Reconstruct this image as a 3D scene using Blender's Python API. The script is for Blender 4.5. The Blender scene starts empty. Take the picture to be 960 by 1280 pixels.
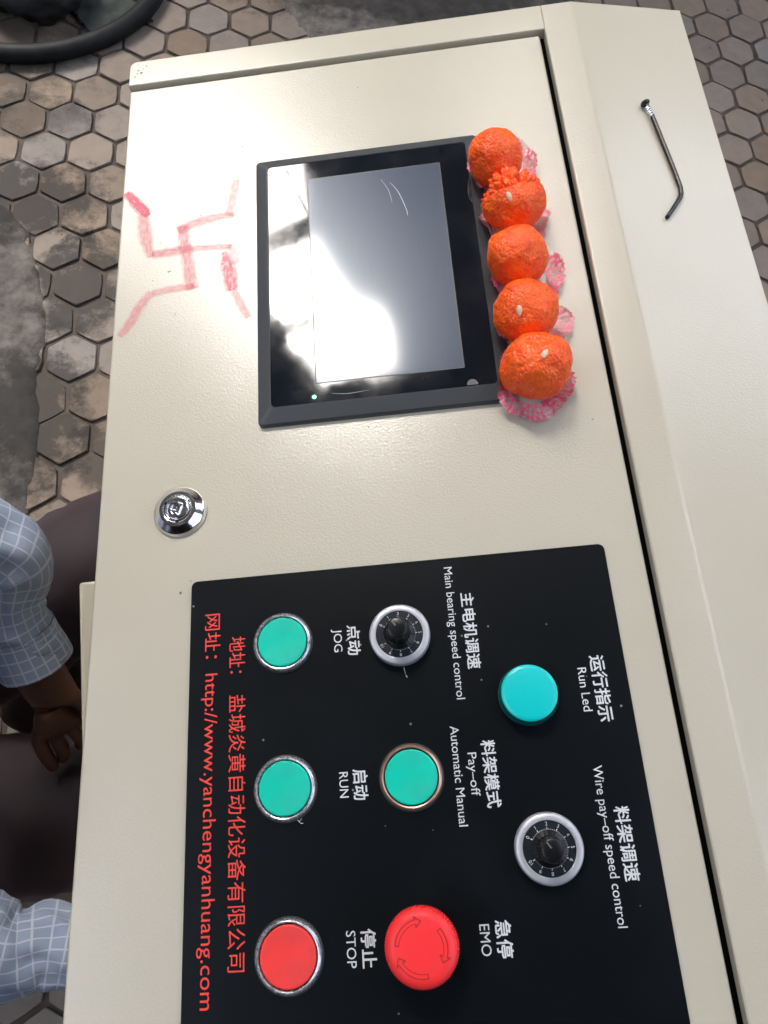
import bpy, bmesh, math, random
from mathutils import Vector, Matrix, noise
from mathutils.geometry import tessellate_polygon
random.seed(7)
S = bpy.context.scene
COL = S.collection
R = math.radians

# ------------------------------------------------------------------ camera
cam_d = bpy.data.cameras.new('camera'); cam = bpy.data.objects.new('camera', cam_d); COL.objects.link(cam)
cam_d.sensor_fit = 'VERTICAL'; cam_d.sensor_height = 24.0; cam_d.lens = 18.0
cam_d.clip_start = 0.01; cam_d.clip_end = 500
cam.matrix_world = Matrix(((0.991496, 0.021338, -0.128373, 0), (-0.067137, 0.928923, -0.364135, 0),
                           (0.111479, 0.369657, 0.922457, 1.45), (0, 0, 0, 1)))
S.camera = cam

# ------------------------------------------------------------------ sky, sun, exposure
W = bpy.data.worlds.new('World'); S.world = W; W.use_nodes = True
nt = W.node_tree; nt.nodes.clear()
out = nt.nodes.new('ShaderNodeOutputWorld'); bg = nt.nodes.new('ShaderNodeBackground')
sky = nt.nodes.new('ShaderNodeTexSky'); sky.sky_type = 'NISHITA'; sky.sun_disc = False
sky.sun_elevation = R(54); sky.sun_rotation = R(-24); sky.air_density = 1.0; sky.dust_density = 4.0; sky.ozone_density = 1.0
hs = nt.nodes.new('ShaderNodeHueSaturation'); hs.inputs['Saturation'].default_value = 0.5   # thin high cloud greys the blue
nt.links.new(sky.outputs[0], hs.inputs['Color']); nt.links.new(hs.outputs[0], bg.inputs[0])
bg.inputs[1].default_value = 0.15
nt.links.new(bg.outputs[0], out.inputs[0])
sd = bpy.data.lights.new('sun', 'SUN'); sd.energy = .5; sd.angle = R(20); sd.color = (1.0, 0.97, 0.92)
sun = bpy.data.objects.new('sun', sd); COL.objects.link(sun)
D = Vector((math.sin(R(-24)) * math.cos(R(54)), math.cos(R(-24)) * math.cos(R(54)), math.sin(R(54))))
sun.rotation_euler = D.to_track_quat('Z', 'Y').to_euler(); sun.location = (-2, 4, 8)
S.view_settings.view_transform = 'Standard'; S.view_settings.look = 'None'
S.view_settings.gamma = 1; S.view_settings.use_curve_mapping = False
S.view_settings.exposure = 2.98

# ------------------------------------------------------------------ helpers
ALPHA = R(12)
U = Vector((math.cos(ALPHA), 0, math.sin(ALPHA))); V = Vector((0, 1, 0)); N = Vector((-math.sin(ALPHA), 0, math.cos(ALPHA)))
H = 0.4425
O = Vector((0, 0, 1.45)) - N * H
PM = Matrix(((U.x, V.x, N.x, O.x), (U.y, V.y, N.y, O.y), (U.z, V.z, N.z, O.z), (0, 0, 0, 1)))   # slope of the console door
def P(u, v, n=0.0): return PM @ Vector((u, v, n))
WORLD = {}
def T(x, y=0, z=0):
    return Matrix.Translation(Vector((x, y, z)))
def add(name, me, mat=None, parent=None, world=None, smooth=None):
    o = bpy.data.objects.new(name, me); COL.objects.link(o)
    if me is not None:
        me.name = name
        if mat is not None and not me.materials:
            me.materials.append(mat)
        if smooth is not None:
            for p in me.polygons: p.use_smooth = smooth
    w = world if world is not None else Matrix.Identity(4)
    WORLD[o.name] = w.copy()
    if parent:
        o.parent = parent; o.matrix_basis = WORLD[parent.name].inverted() @ w
    else:
        o.matrix_basis = w
    return o
def thing(name, label, cat, world, group=None):
    o = add(name, None, None, None, world)
    o.empty_display_size = 0.05
    return tag(o, label, cat, group)
def tag(o, label, cat, group=None):
    o['label'] = label; o['category'] = cat
    if group: o['group'] = group
    return o
def mesh(bm, recalc=True):
    if recalc: bmesh.ops.recalc_face_normals(bm, faces=bm.faces)
    me = bpy.data.meshes.new('m'); bm.to_mesh(me); bm.free(); return me
def autosmooth(me, deg=35):
    """smooth shading with area-weighted normals, so flat panels stay flat beside their bevels"""
    for p in me.polygons: p.use_smooth = True
    cd = math.cos(R(deg)); vf = {}
    nrm = [p.normal.copy() for p in me.polygons]; ar = [p.area for p in me.polygons]
    for p in me.polygons:
        for vi in p.vertices: vf.setdefault(vi, []).append(p.index)
    cn = []
    for p in me.polygons:
        for li in p.loop_indices:
            vi = me.loops[li].vertex_index; a_ = Vector((0, 0, 0))
            for q in vf[vi]:
                if nrm[q].dot(nrm[p.index]) > cd: a_ += nrm[q] * ar[q]
            cn.append(a_.normalized() if a_.length > 0 else nrm[p.index])
    me.normals_split_custom_set(cn)
    return me
def box_bm(x0, x1, y0, y1, z0, z1, bev=0, seg=2, bm=None):
    own = bm is None
    if own: bm = bmesh.new()
    r = bmesh.ops.create_cube(bm, size=1)
    vs = r['verts']
    for v in vs:
        v.co = Vector((x0 + (v.co.x + .5) * (x1 - x0), y0 + (v.co.y + .5) * (y1 - y0), z0 + (v.co.z + .5) * (z1 - z0)))
    if bev:
        es = list({e for v in vs for e in v.link_edges})
        bmesh.ops.bevel(bm, geom=es, offset=bev, segments=seg, affect='EDGES', profile=.5)
    return bm
def prism(poly, z0, z1, bev=0, seg=2):
    """polygon in xy, extruded in z"""
    bm = bmesh.new()
    a = [bm.verts.new((x, y, z0)) for x, y in poly]; b = [bm.verts.new((x, y, z1)) for x, y in poly]
    n = len(poly)
    bm.faces.new(a[::-1]); top = bm.faces.new(b)
    for i in range(n): bm.faces.new((a[i], a[(i + 1) % n], b[(i + 1) % n], b[i]))
    if bev:
        bmesh.ops.bevel(bm, geom=list(top.edges), offset=bev, segments=seg, affect='EDGES', profile=.5)
    return bm
def rrect(x0, x1, y0, y1, r, k=6):
    pts = []
    for cx, cy, a0 in ((x1 - r, y1 - r, 0), (x0 + r, y1 - r, 90), (x0 + r, y0 + r, 180), (x1 - r, y0 + r, 270)):
        for i in range(k + 1):
            a = R(a0 + 90 * i / k); pts.append((cx + r * math.cos(a), cy + r * math.sin(a)))
    return pts
def lathe(prof, seg=64, cap0=True, cap1=True, bm=None, wob=None):
    if bm is None: bm = bmesh.new()
    rings = []
    for k, (r, z) in enumerate(prof):
        ring = []
        for i in range(seg):
            a = 2 * math.pi * i / seg; rr = r + (wob(k, i) if wob else 0)
            ring.append(bm.verts.new((rr * math.cos(a), rr * math.sin(a), z)))
        rings.append(ring)
    for a, b in zip(rings, rings[1:]):
        for i in range(seg): bm.faces.new((a[i], a[(i + 1) % seg], b[(i + 1) % seg], b[i]))
    if cap0: bm.faces.new(rings[0][::-1])
    if cap1: bm.faces.new(rings[-1])
    return bm
def catmull(pts, k):
    pts = [Vector(p) for p in pts]; out_ = []
    for i in range(len(pts) - 1):
        p0 = pts[max(i - 1, 0)]; p1 = pts[i]; p2 = pts[i + 1]; p3 = pts[min(i + 2, len(pts) - 1)]
        for j in range(k):
            t = j / k
            out_.append(0.5 * ((2 * p1) + (p2 - p0) * t + (2 * p0 - 5 * p1 + 4 * p2 - p3) * t * t + (-p0 + 3 * p1 - 3 * p2 + p3) * t ** 3))
    out_.append(pts[-1]); return out_
def tube(pts, radii, seg=16, k=4, fold=None, caps=True, bm=None):
    """loft; pts 3D, radii scalar or (a,b); UV in metres"""
    rr = [Vector((r, r, 0)) if not isinstance(r, tuple) else Vector((r[0], r[1], 0)) for r in radii]
    P3 = catmull(pts, k); RR = catmull(rr, k)
    if bm is None: bm = bmesh.new()
    uv = bm.loops.layers.uv.verify()
    rings = []; L = 0; up = None; lens = []
    for i, p in enumerate(P3):
        t = (P3[min(i + 1, len(P3) - 1)] - P3[max(i - 1, 0)]).normalized()
        if up is None:
            up = Vector((0, 1, 0)) if abs(t.y) < .8 else Vector((1, 0, 0))
        up = (up - t * up.dot(t)).normalized(); sd_ = t.cross(up)
        if i: L += (p - P3[i - 1]).length
        lens.append(L); ring = []
        for j in range(seg):
            a = 2 * math.pi * j / seg
            f = 1 + (fold(L, a) if fold else 0)
            ring.append(bm.verts.new(p + up * math.cos(a) * RR[i].x * f + sd_ * math.sin(a) * RR[i].y * f))
        rings.append(ring)
    for i in range(len(rings) - 1):
        ra = (RR[i].x + RR[i].y) / 2
        for j in range(seg):
            j2 = (j + 1) % seg
            f = bm.faces.new((rings[i][j], rings[i][j2], rings[i + 1][j2], rings[i + 1][j]))
            for lp, (q, w_) in zip(f.loops, ((j, i), (j + 1, i), (j + 1, i + 1), (j, i + 1))):
                lp[uv].uv = (q / seg * 2 * math.pi * radii_mean, lens[w_]) if False else (q / seg * 0.28, lens[w_])
    if caps: bm.faces.new(rings[0][::-1]); bm.faces.new(rings[-1])
    return bm

# ------------------------------------------------------------------ materials
def nodes(name):
    m = bpy.data.materials.new(name); m.use_nodes = True
    n = m.node_tree.nodes; l = m.node_tree.links
    return m, n, l, n['Principled BSDF']
def mk(name, base, rough=.5, metal=0, spec=.5, var=None, bump=None, coat=0, coat_r=.05, ss=0, rand=0, roughvar=None, coords='Object', emis=None, trans=0):
    """var=(scale, colour2, lo, hi[, detail]) ; bump=(scale, strength, distance[, voronoi])"""
    m, n, l, b = nodes(name)
    b.inputs['Base Color'].default_value = (*base, 1); b.inputs['Roughness'].default_value = rough
    b.inputs['Metallic'].default_value = metal; b.inputs['Specular IOR Level'].default_value = spec
    b.inputs['Coat Weight'].default_value = coat; b.inputs['Coat Roughness'].default_value = coat_r
    b.inputs['Transmission Weight'].default_value = trans
    if ss:
        b.inputs['Subsurface Weight'].default_value = ss; b.inputs['Subsurface Scale'].default_value = .004
        b.inputs['Subsurface Radius'].default_value = (1, .35, .1)
    if emis:
        b.inputs['Emission Color'].default_value = (*emis[0], 1); b.inputs['Emission Strength'].default_value = emis[1]
    tc = n.new('ShaderNodeTexCoord'); src = tc.outputs[coords]
    if coords == 'World':
        pass
    col = None
    if var:
        nz = n.new('ShaderNodeTexNoise'); nz.inputs['Scale'].default_value = var[0]; nz.inputs['Detail'].default_value = var[4] if len(var) > 4 else 5
        l.new(src, nz.inputs['Vector'])
        mr = n.new('ShaderNodeMapRange'); mr.inputs[1].default_value = var[2]; mr.inputs[2].default_value = var[3]
        l.new(nz.outputs['Fac'], mr.inputs[0])
        mx = n.new('ShaderNodeMix'); mx.data_type = 'RGBA'; mx.inputs[6].default_value = (*base, 1); mx.inputs[7].default_value = (*var[1], 1)
        l.new(mr.outputs[0], mx.inputs[0]); col = mx.outputs[2]
    if rand:
        oi = n.new('ShaderNodeObjectInfo'); h = n.new('ShaderNodeHueSaturation')
        mr = n.new('ShaderNodeMapRange'); mr.inputs[3].default_value = 1 - rand; mr.inputs[4].default_value = 1 + rand
        l.new(oi.outputs['Random'], mr.inputs[0]); l.new(mr.outputs[0], h.inputs['Value'])
        if col: l.new(col, h.inputs['Color'])
        else: h.inputs['Color'].default_value = (*base, 1)
        col = h.outputs[0]
    if col: l.new(col, b.inputs['Base Color'])
    if roughvar:
        nz = n.new('ShaderNodeTexNoise'); nz.inputs['Scale'].default_value = roughvar[0]; nz.inputs['Detail'].default_value = 6
        l.new(src, nz.inputs['Vector'])
        mr = n.new('ShaderNodeMapRange'); mr.inputs[1].default_value = .3; mr.inputs[2].default_value = .7
        mr.inputs[3].default_value = roughvar[1]; mr.inputs[4].default_value = roughvar[2]
        l.new(nz.outputs['Fac'], mr.inputs[0]); l.new(mr.outputs[0], b.inputs['Roughness'])
    if bump:
        if len(bump) > 3:
            t = n.new('ShaderNodeTexVoronoi'); t.inputs['Scale'].default_value = bump[0]; o_ = t.outputs['Distance']
        else:
            t = n.new('ShaderNodeTexNoise'); t.inputs['Scale'].default_value = bump[0]; t.inputs['Detail'].default_value = 3; o_ = t.outputs['Fac']
        l.new(src, t.inputs['Vector'])
        bp = n.new('ShaderNodeBump'); bp.inputs['Strength'].default_value = bump[1]; bp.inputs['Distance'].default_value = bump[2]
        l.new(o_, bp.inputs['Height']); l.new(bp.outputs[0], b.inputs['Normal'])
        if coat: l.new(bp.outputs[0], b.inputs['Coat Normal'])
    return m

def paint_material():
    """pebble-grey powder coat: orange peel, faint dust, tiny dark specks"""
    m, n, l, b = nodes('powder_coat')
    tc = n.new('ShaderNodeTexCoord'); src = tc.outputs['Object']
    base = (.505, .466, .372)
    b.inputs['Specular IOR Level'].default_value = .48
    nz = n.new('ShaderNodeTexNoise'); nz.inputs['Scale'].default_value = 9; nz.inputs['Detail'].default_value = 7; l.new(src, nz.inputs[0])
    mr = n.new('ShaderNodeMapRange'); mr.inputs[1].default_value = .2; mr.inputs[2].default_value = .8; l.new(nz.outputs[0], mr.inputs[0])
    mx = n.new('ShaderNodeMix'); mx.data_type = 'RGBA'; mx.inputs[6].default_value = (*base, 1); mx.inputs[7].default_value = (.475, .435, .342, 1)
    l.new(mr.outputs[0], mx.inputs[0])
    # specks
    vo = n.new('ShaderNodeTexVoronoi'); vo.inputs['Scale'].default_value = 42; l.new(src, vo.inputs[0])
    gt = n.new('ShaderNodeMath'); gt.operation = 'LESS_THAN'; l.new(vo.outputs['Distance'], gt.inputs[0]); gt.inputs[1].default_value = .028
    sp = n.new('ShaderNodeSeparateColor'); l.new(vo.outputs['Color'], sp.inputs[0])
    g2 = n.new('ShaderNodeMath'); g2.operation = 'GREATER_THAN'; l.new(sp.outputs[0], g2.inputs[0]); g2.inputs[1].default_value = .86
    mu = n.new('ShaderNodeMath'); mu.operation = 'MULTIPLY'; l.new(gt.outputs[0], mu.inputs[0]); l.new(g2.outputs[0], mu.inputs[1])
    m2 = n.new('ShaderNodeMix'); m2.data_type = 'RGBA'; l.new(mu.outputs[0], m2.inputs[0]); l.new(mx.outputs[2], m2.inputs[6]); m2.inputs[7].default_value = (.12, .09, .07, 1)
    l.new(m2.outputs[2], b.inputs['Base Color'])
    rn = n.new('ShaderNodeMapRange'); rn.inputs[1].default_value = .2; rn.inputs[2].default_value = .8; rn.inputs[3].default_value = .17; rn.inputs[4].default_value = .23; l.new(nz.outputs[0], rn.inputs[0]); l.new(rn.outputs[0], b.inputs['Roughness'])
    pe = n.new('ShaderNodeTexNoise'); pe.inputs['Scale'].default_value = 640; pe.inputs['Detail'].default_value = 2; pe.inputs['Roughness'].default_value = .6; l.new(src, pe.inputs[0])
    bp = n.new('ShaderNodeBump'); bp.inputs['Strength'].default_value = .5; bp.inputs['Distance'].default_value = .00027
    l.new(pe.outputs[0], bp.inputs['Height']); l.new(bp.outputs[0], b.inputs['Normal'])
    return m
PAINT = paint_material()

def plate_material():
    m, n, l, b = nodes('black_face_plate')
    tc = n.new('ShaderNodeTexCoord'); src = tc.outputs['Object']
    vo = n.new('ShaderNodeTexVoronoi'); vo.inputs['Scale'].default_value = 120; l.new(src, vo.inputs[0])
    gt = n.new('ShaderNodeMath'); gt.operation = 'LESS_THAN'; l.new(vo.outputs['Distance'], gt.inputs[0]); gt.inputs[1].default_value = .075
    sp = n.new('ShaderNodeSeparateColor'); l.new(vo.outputs['Color'], sp.inputs[0])
    g2 = n.new('ShaderNodeMath'); g2.operation = 'GREATER_THAN'; l.new(sp.outputs[0], g2.inputs[0]); g2.inputs[1].default_value = .84
    mu = n.new('ShaderNodeMath'); mu.operation = 'MULTIPLY'; l.new(gt.outputs[0], mu.inputs[0]); l.new(g2.outputs[0], mu.inputs[1])
    nz = n.new('ShaderNodeTexNoise'); nz.inputs['Scale'].default_value = 14; nz.inputs['Detail'].default_value = 8; l.new(src, nz.inputs[0])
    mr = n.new('ShaderNodeMapRange'); mr.inputs[1].default_value = .5; mr.inputs[2].default_value = .85; mr.inputs[4].default_value = .5; l.new(nz.outputs[0], mr.inputs[0])
    mx = n.new('ShaderNodeMix'); mx.data_type = 'RGBA'; mx.inputs[6].default_value = (.0035, .0048, .006, 1); mx.inputs[7].default_value = (.011, .013, .015, 1); l.new(mr.outputs[0], mx.inputs[0])
    m2 = n.new('ShaderNodeMix'); m2.data_type = 'RGBA'; l.new(mu.outputs[0], m2.inputs[0]); l.new(mx.outputs[2], m2.inputs[6]); m2.inputs[7].default_value = (.22, .22, .21, 1)
    l.new(m2.outputs[2], b.inputs['Base Color']); b.inputs['Roughness'].default_value = .34; b.inputs['Specular IOR Level'].default_value = .14
    return m
PLATE = plate_material()
WHITE_INK = mk('white_ink', (.62, .63, .63), .5)
RED_INK = mk('red_ink', (.72, .045, .03), .5)
CHARCOAL = mk('charcoal_plastic', (.048, .052, .056), .40, bump=(900, .2, .0002))
GLASS = mk('black_front_film', (.008, .010, .014), .03, spec=.55, bump=(9, .04, .002), roughvar=(35, .02, .10), var=(60, (.016, .018, .022), .5, .75))
def lcd_material():
    m, n, l, b = nodes('lcd_matte_film')
    tc = n.new('ShaderNodeTexCoord'); mp = n.new('ShaderNodeMapping'); mp.inputs['Scale'].default_value = (120, 6, 1)
    nz = n.new('ShaderNodeTexNoise'); nz.inputs['Scale'].default_value = 6; nz.inputs['Detail'].default_value = 6
    l.new(tc.outputs['Object'], mp.inputs[0]); l.new(mp.outputs[0], nz.inputs[0])
    mr = n.new('ShaderNodeMapRange'); mr.inputs[1].default_value = .3; mr.inputs[2].default_value = .75
    l.new(nz.outputs[0], mr.inputs[0])
    mx = n.new('ShaderNodeMix'); mx.data_type = 'RGBA'; mx.inputs[6].default_value = (.004, .013, .042, 1); mx.inputs[7].default_value = (.005, .016, .048, 1)
    l.new(mr.outputs[0], mx.inputs[0]); l.new(mx.outputs[2], b.inputs['Base Color'])
    b.inputs['Roughness'].default_value = .31; b.inputs['Specular IOR Level'].default_value = .36
    b.inputs['Specular Tint'].default_value = (.8, .9, 1, 1)
    b.inputs['Coat Weight'].default_value = .5; b.inputs['Coat Roughness'].default_value = .09
    return m
LCD = lcd_material()
CHROME = mk('chrome', (.85, .85, .87), .16, 1, bump=(300, .25, .0006))
SATIN = mk('satin_aluminium', (.50, .50, .53), .42, .45, bump=(700, .1, .0002))
SILVER = mk('silver_ring', (.50, .50, .52), .3, .7, roughvar=(300, .15, .4))
COPPER = mk('copper_tinted_ring', (.46, .27, .20), .3, .7)
BLACKP = mk('black_plastic', (.005, .006, .007), .3, spec=.35)
DIAL = mk('black_dial_face', (.012, .016, .022), .3)
GREEN = mk('green_button_plastic', (.0, .52, .37), .42, spec=.35, var=(60, (.005, .45, .32), .4, .7), roughvar=(90, .3, .55))
TEAL = mk('teal_lens', (.0, .42, .41), .32, emis=((0, .75, .75), .02))
TEALD = mk('dark_teal_lens_side', (.0, .16, .15), .12, coat=.5)
REDB = mk('red_button_plastic', (.85, .045, .042), .45, spec=.3, var=(80, (.72, .05, .045), .4, .7), bump=(900, .15, .0002))
REDE = mk('red_mushroom_plastic', (.90, .035, .038), .42, spec=.3, roughvar=(120, .3, .55))
REDD = mk('engraved_arrow_red', (.42, .01, .012), .6)
SEAL = mk('grey_rubber', (.03, .03, .03), .7)
IVORY = mk('yellowed_lock_collar', (.46, .42, .33), .3, .3)
GAP_SHADE = mk('painted_gap_shade', (.0015, .0014, .0013), .95, spec=.05)  # shade of the door gap, put into a near-black colour
CHIP = mk('chipped_primer', (.16, .14, .12), .8)

# ------------------------------------------------------------------ ground
GX, GY, GX0, GY0 = .1075, .0957, -.548, 1.704
def ground_material(name, base, alt, stains=True, rough=.8):
    m, n, l, b = nodes(name)
    ge = n.new('ShaderNodeNewGeometry'); src = ge.outputs['Position']
    nz = n.new('ShaderNodeTexNoise'); nz.inputs['Scale'].default_value = 26; nz.inputs['Detail'].default_value = 9; nz.inputs['Roughness'].default_value = .65; l.new(src, nz.inputs[0])
    mr = n.new('ShaderNodeMapRange'); mr.inputs[1].default_value = .35; mr.inputs[2].default_value = .7; l.new(nz.outputs[0], mr.inputs[0])
    mx = n.new('ShaderNodeMix'); mx.data_type = 'RGBA'; mx.inputs[6].default_value = (*base, 1); mx.inputs[7].default_value = (*alt, 1); l.new(mr.outputs[0], mx.inputs[0])
    oi = n.new('ShaderNodeObjectInfo'); hv = n.new('ShaderNodeHueSaturation'); r2 = n.new('ShaderNodeMapRange'); r2.inputs[3].default_value = .85; r2.inputs[4].default_value = 1.12
    l.new(oi.outputs['Random'], r2.inputs[0]); l.new(r2.outputs[0], hv.inputs['Value']); l.new(mx.outputs[2], hv.inputs['Color'])
    rs = n.new('ShaderNodeMath'); rs.operation = 'MULTIPLY'; rs.inputs[1].default_value = 7.3; l.new(oi.outputs['Random'], rs.inputs[0])
    fr = n.new('ShaderNodeMath'); fr.operation = 'FRACT'; l.new(rs.outputs[0], fr.inputs[0])
    r3 = n.new('ShaderNodeMapRange'); r3.inputs[3].default_value = .6; r3.inputs[4].default_value = 1.25; l.new(fr.outputs[0], r3.inputs[0]); l.new(r3.outputs[0], hv.inputs['Saturation'])
    col = hv.outputs[0]
    if stains:   # oily, sooty patches trodden into the pavers left of the cabinet
        for cx, cy, rx, ry, amt in ((-.60, 1.36, .22, .13, .85), (-.44, 1.12, .10, .16, .8), (-.50, .80, .12, .20, .8), (-.62, 1.62, .20, .08, .5), (.42, 2.12, .5, .12, .7), (-.36, .70, .08, .10, .7), (-.7, 1.85, .25, .25, .55)):
            su = n.new('ShaderNodeVectorMath'); su.operation = 'SUBTRACT'; l.new(src, su.inputs[0]); su.inputs[1].default_value = (cx, cy, 0)
            di = n.new('ShaderNodeVectorMath'); di.operation = 'DIVIDE'; l.new(su.outputs[0], di.inputs[0]); di.inputs[1].default_value = (rx, ry, 1)
            le = n.new('ShaderNodeVectorMath'); le.operation = 'LENGTH'; l.new(di.outputs[0], le.inputs[0])
            n2 = n.new('ShaderNodeTexNoise'); n2.inputs['Scale'].default_value = 15; n2.inputs['Detail'].default_value = 9; n2.inputs['Roughness'].default_value = .7; l.new(src, n2.inputs[0])
            ma = n.new('ShaderNodeMath'); ma.operation = 'MULTIPLY_ADD'; l.new(n2.outputs[0], ma.inputs[0]); ma.inputs[1].default_value = 2.6; ma.inputs[2].default_value = -1.3
            ad = n.new('ShaderNodeMath'); ad.operation = 'ADD'; l.new(le.outputs['Value'], ad.inputs[0]); l.new(ma.outputs[0], ad.inputs[1])
            mm = n.new('ShaderNodeMapRange'); mm.inputs[1].default_value = 1.1; mm.inputs[2].default_value = .6; mm.inputs[3].default_value = 0; mm.inputs[4].default_value = amt; l.new(ad.outputs[0], mm.inputs[0])
            m3 = n.new('ShaderNodeMix'); m3.data_type = 'RGBA'; l.new(mm.outputs[0], m3.inputs[0]); l.new(col, m3.inputs[6]); m3.inputs[7].default_value = (.016, .015, .014, 1)
            col = m3.outputs[2]
    # small grime spots
    vo = n.new('ShaderNodeTexVoronoi'); vo.inputs['Scale'].default_value = 30; l.new(src, vo.inputs[0])
    lt = n.new('ShaderNodeMapRange'); lt.inputs[1].default_value = .14; lt.inputs[2].default_value = .05; l.new(vo.outputs['Distance'], lt.inputs[0])
    sp = n.new('ShaderNodeSeparateColor'); l.new(vo.outputs['Color'], sp.inputs[0])
    g2 = n.new('ShaderNodeMath'); g2.operation = 'GREATER_THAN'; l.new(sp.outputs[1], g2.inputs[0]); g2.inputs[1].default_value = .85
    mu = n.new('ShaderNodeMath'); mu.operation = 'MULTIPLY'; l.new(lt.outputs[0], mu.inputs[0]); l.new(g2.outputs[0], mu.inputs[1])
    m4 = n.new('ShaderNodeMix'); m4.data_type = 'RGBA'; l.new(mu.outputs[0], m4.inputs[0]); l.new(col, m4.inputs[6]); m4.inputs[7].default_value = (.06, .045, .035, 1)
    l.new(m4.outputs[2], b.inputs['Base Color']); b.inputs['Roughness'].default_value = rough
    b.inputs['Specular IOR Level'].default_value = .3
    bp = n.new('ShaderNodeBump'); bp.inputs['Strength'].default_value = .5; bp.inputs['Distance'].default_value = .002; l.new(nz.outputs[0], bp.inputs['Height']); l.new(bp.outputs[0], b.inputs['Normal'])
    return m
PAVER = ground_material('worn_paver_concrete', (.200, .158, .124), (.160, .128, .102))
SOIL = ground_material('brown_joint_sand', (.085, .058, .040), (.050, .035, .025), False, .95)
MORTAR = ground_material('spilled_mortar', (.150, .132, .11), (.045, .038, .032), True, .9)

bm = bmesh.new()
g = [bm.verts.new(p) for p in ((-60, -60, -.006), (60, -60, -.006), (60, 60, -.006), (-60, 60, -.006))]
bm.faces.new(g)
ground = add('ground', mesh(bm), SOIL); ground['kind'] = 'structure'

def paver_bm(seed=0):
    rr = random.Random(seed); bm = bmesh.new(); pts = []
    hx, hy = GX / 2 - .0044, GY / 1.5 - .0051
    for i, (a, b_) in enumerate(((0, 1), (1, .5), (1, -.5), (0, -1), (-1, -.5), (-1, .5))):
        pts.append((a * hx + rr.uniform(-.0018, .0018), b_ * hy + rr.uniform(-.0018, .0018)))
    pts = pts[::-1]
    # slightly worn outline: extra points along each side
    P2 = []
    for i in range(6):
        p, q = Vector(pts[i]), Vector(pts[(i + 1) % 6])
        P2.append(tuple(p.lerp(q, .04)))
        P2.append(tuple(p.lerp(q, .5) + Vector((rr.uniform(-.0008, .0008), rr.uniform(-.0008, .0008)))))
        P2.append(tuple(p.lerp(q, .96)))
    return prism(P2, -.012, 0, .0022, 1)
PV = [autosmooth(mesh(paver_bm(i)), 20) for i in range(7)]
for m_ in PV: m_.materials.append(PAVER)
inv = cam.matrix_world.inverted()
def project(p):
    q = inv @ p; return (480 + 960 * q.x / -q.z, 640 - 960 * q.y / -q.z)
cand = []; rest = []
for j in range(-30, 32):
    for i in range(-26, 40):
        x = GX0 + (i + (.5 if j % 2 else 0)) * GX; y = GY0 + j * GY
        px, py = project(Vector((x, y, 0)))
        vis = -45 < px < 1005 and -45 < py < 1325
        under = x > -.06 and x < .31 and y < .58 and y > -.3
        left_edge = 163 - .0735 * (py - 78) + 30; right_edge = 848 + .3 * (py - 12) - 30
        hidden = px > left_edge and px < right_edge and py > (90 - .09 * px + 25)
        (cand if vis and not hidden and not under else rest).append((x, y))
cand = cand[:300]
for k, (x, y) in enumerate(cand):
    rr = random.Random(k * 13 + 5)
    M = T(x + rr.uniform(-.0012, .0012), y + rr.uniform(-.0012, .0012), rr.uniform(-.002, .0015)) @ Matrix.Rotation(rr.uniform(-.02, .02), 4, 'Z') @ Matrix.Rotation(rr.uniform(-.028, .028), 4, 'X') @ Matrix.Rotation(rr.uniform(-.028, .028), 4, 'Y')
    o = bpy.data.objects.new('paver', PV[k % 7]); COL.objects.link(o); o.parent = ground; o.matrix_basis = M
bm = bmesh.new()
for x, y in rest:
    if abs(x) > 3.2: continue
    a = []
    for c, d in ((0, 1), (-1, .5), (-1, -.5), (0, -1), (1, -.5), (1, .5)):
        a.append(bm.verts.new((x + c * (GX / 2 - .004), y + d * (GY / 1.5 - .0045), -.001)))
    f = bm.faces.new(a); e = bmesh.ops.extrude_face_region(bm, geom=[f])
    bmesh.ops.translate(bm, verts=[v for v in e['geom'] if isinstance(v, bmesh.types.BMVert)], vec=(0, 0, -.009))
o = add('paving', mesh(bm), PAVER, ground); o['kind'] = 'stuff'

def mound(name, outline, z, mat, seed):
    """thin uneven sheet of mortar or dirt spilled over the pavers"""
    bm = bmesh.new(); k = len(outline); rr = random.Random(seed)
    cx = sum(p[0] for p in outline) / k; cy = sum(p[1] for p in outline) / k
    fine = []
    for i in range(k):
        p, q = Vector(outline[i]), Vector(outline[(i + 1) % k])
        for t in range(6): fine.append(p.lerp(q, t / 6) + Vector((rr.uniform(-.008, .008), rr.uniform(-.008, .008))))
    rings = []
    for s in (1.0, .96, .88, .75, .6, .45, .3, .15):
        ring = []
        for p in fine:
            q = Vector((cx, cy)).lerp(p, s)
            h = -.004 if s == 1 else z * (.45 + 1.1 * noise.noise(Vector((q.x * 14, q.y * 14, seed)))) + z * .5 * noise.noise(Vector((q.x * 50, q.y * 50, seed)))
            ring.append(bm.verts.new((q.x, q.y, h + .0015)))
        rings.append(ring)
    n_ = len(fine)
    for a, b_ in zip(rings, rings[1:]):
        for i in range(n_): bm.faces.new((a[i], a[(i + 1) % n_], b_[(i + 1) % n_], b_[i]))
    bm.faces.new(rings[-1])
    o = add(name, mesh(bm), mat, None, None, True); o['kind'] = 'structure'; return o
mound('mortar_patch', [(-1.1, 1.32), (-.80, 1.33), (-.64, 1.36), (-.56, 1.27), (-.525, 1.15), (-.50, 1.0), (-.50, .85), (-.485, .70), (-.50, .5), (-.9, .45), (-1.2, .8)], .0075, MORTAR, 3)
mound('mortar_patch', [(-.02, 2.16), (.05, 2.02), (.10, 1.93), (.3, 1.92), (.55, 1.96), (.72, 2.0), (.80, 2.06), (.9, 2.14), (.6, 2.3), (.25, 2.3)], .006, MORTAR, 9)

# ------------------------------------------------------------------ the control cabinet
CW = T(.10, .15, 0)
cab = thing('control_cabinet', 'beige sloping control cabinet with touch screen and black button plate', 'control cabinet', CW)
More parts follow.
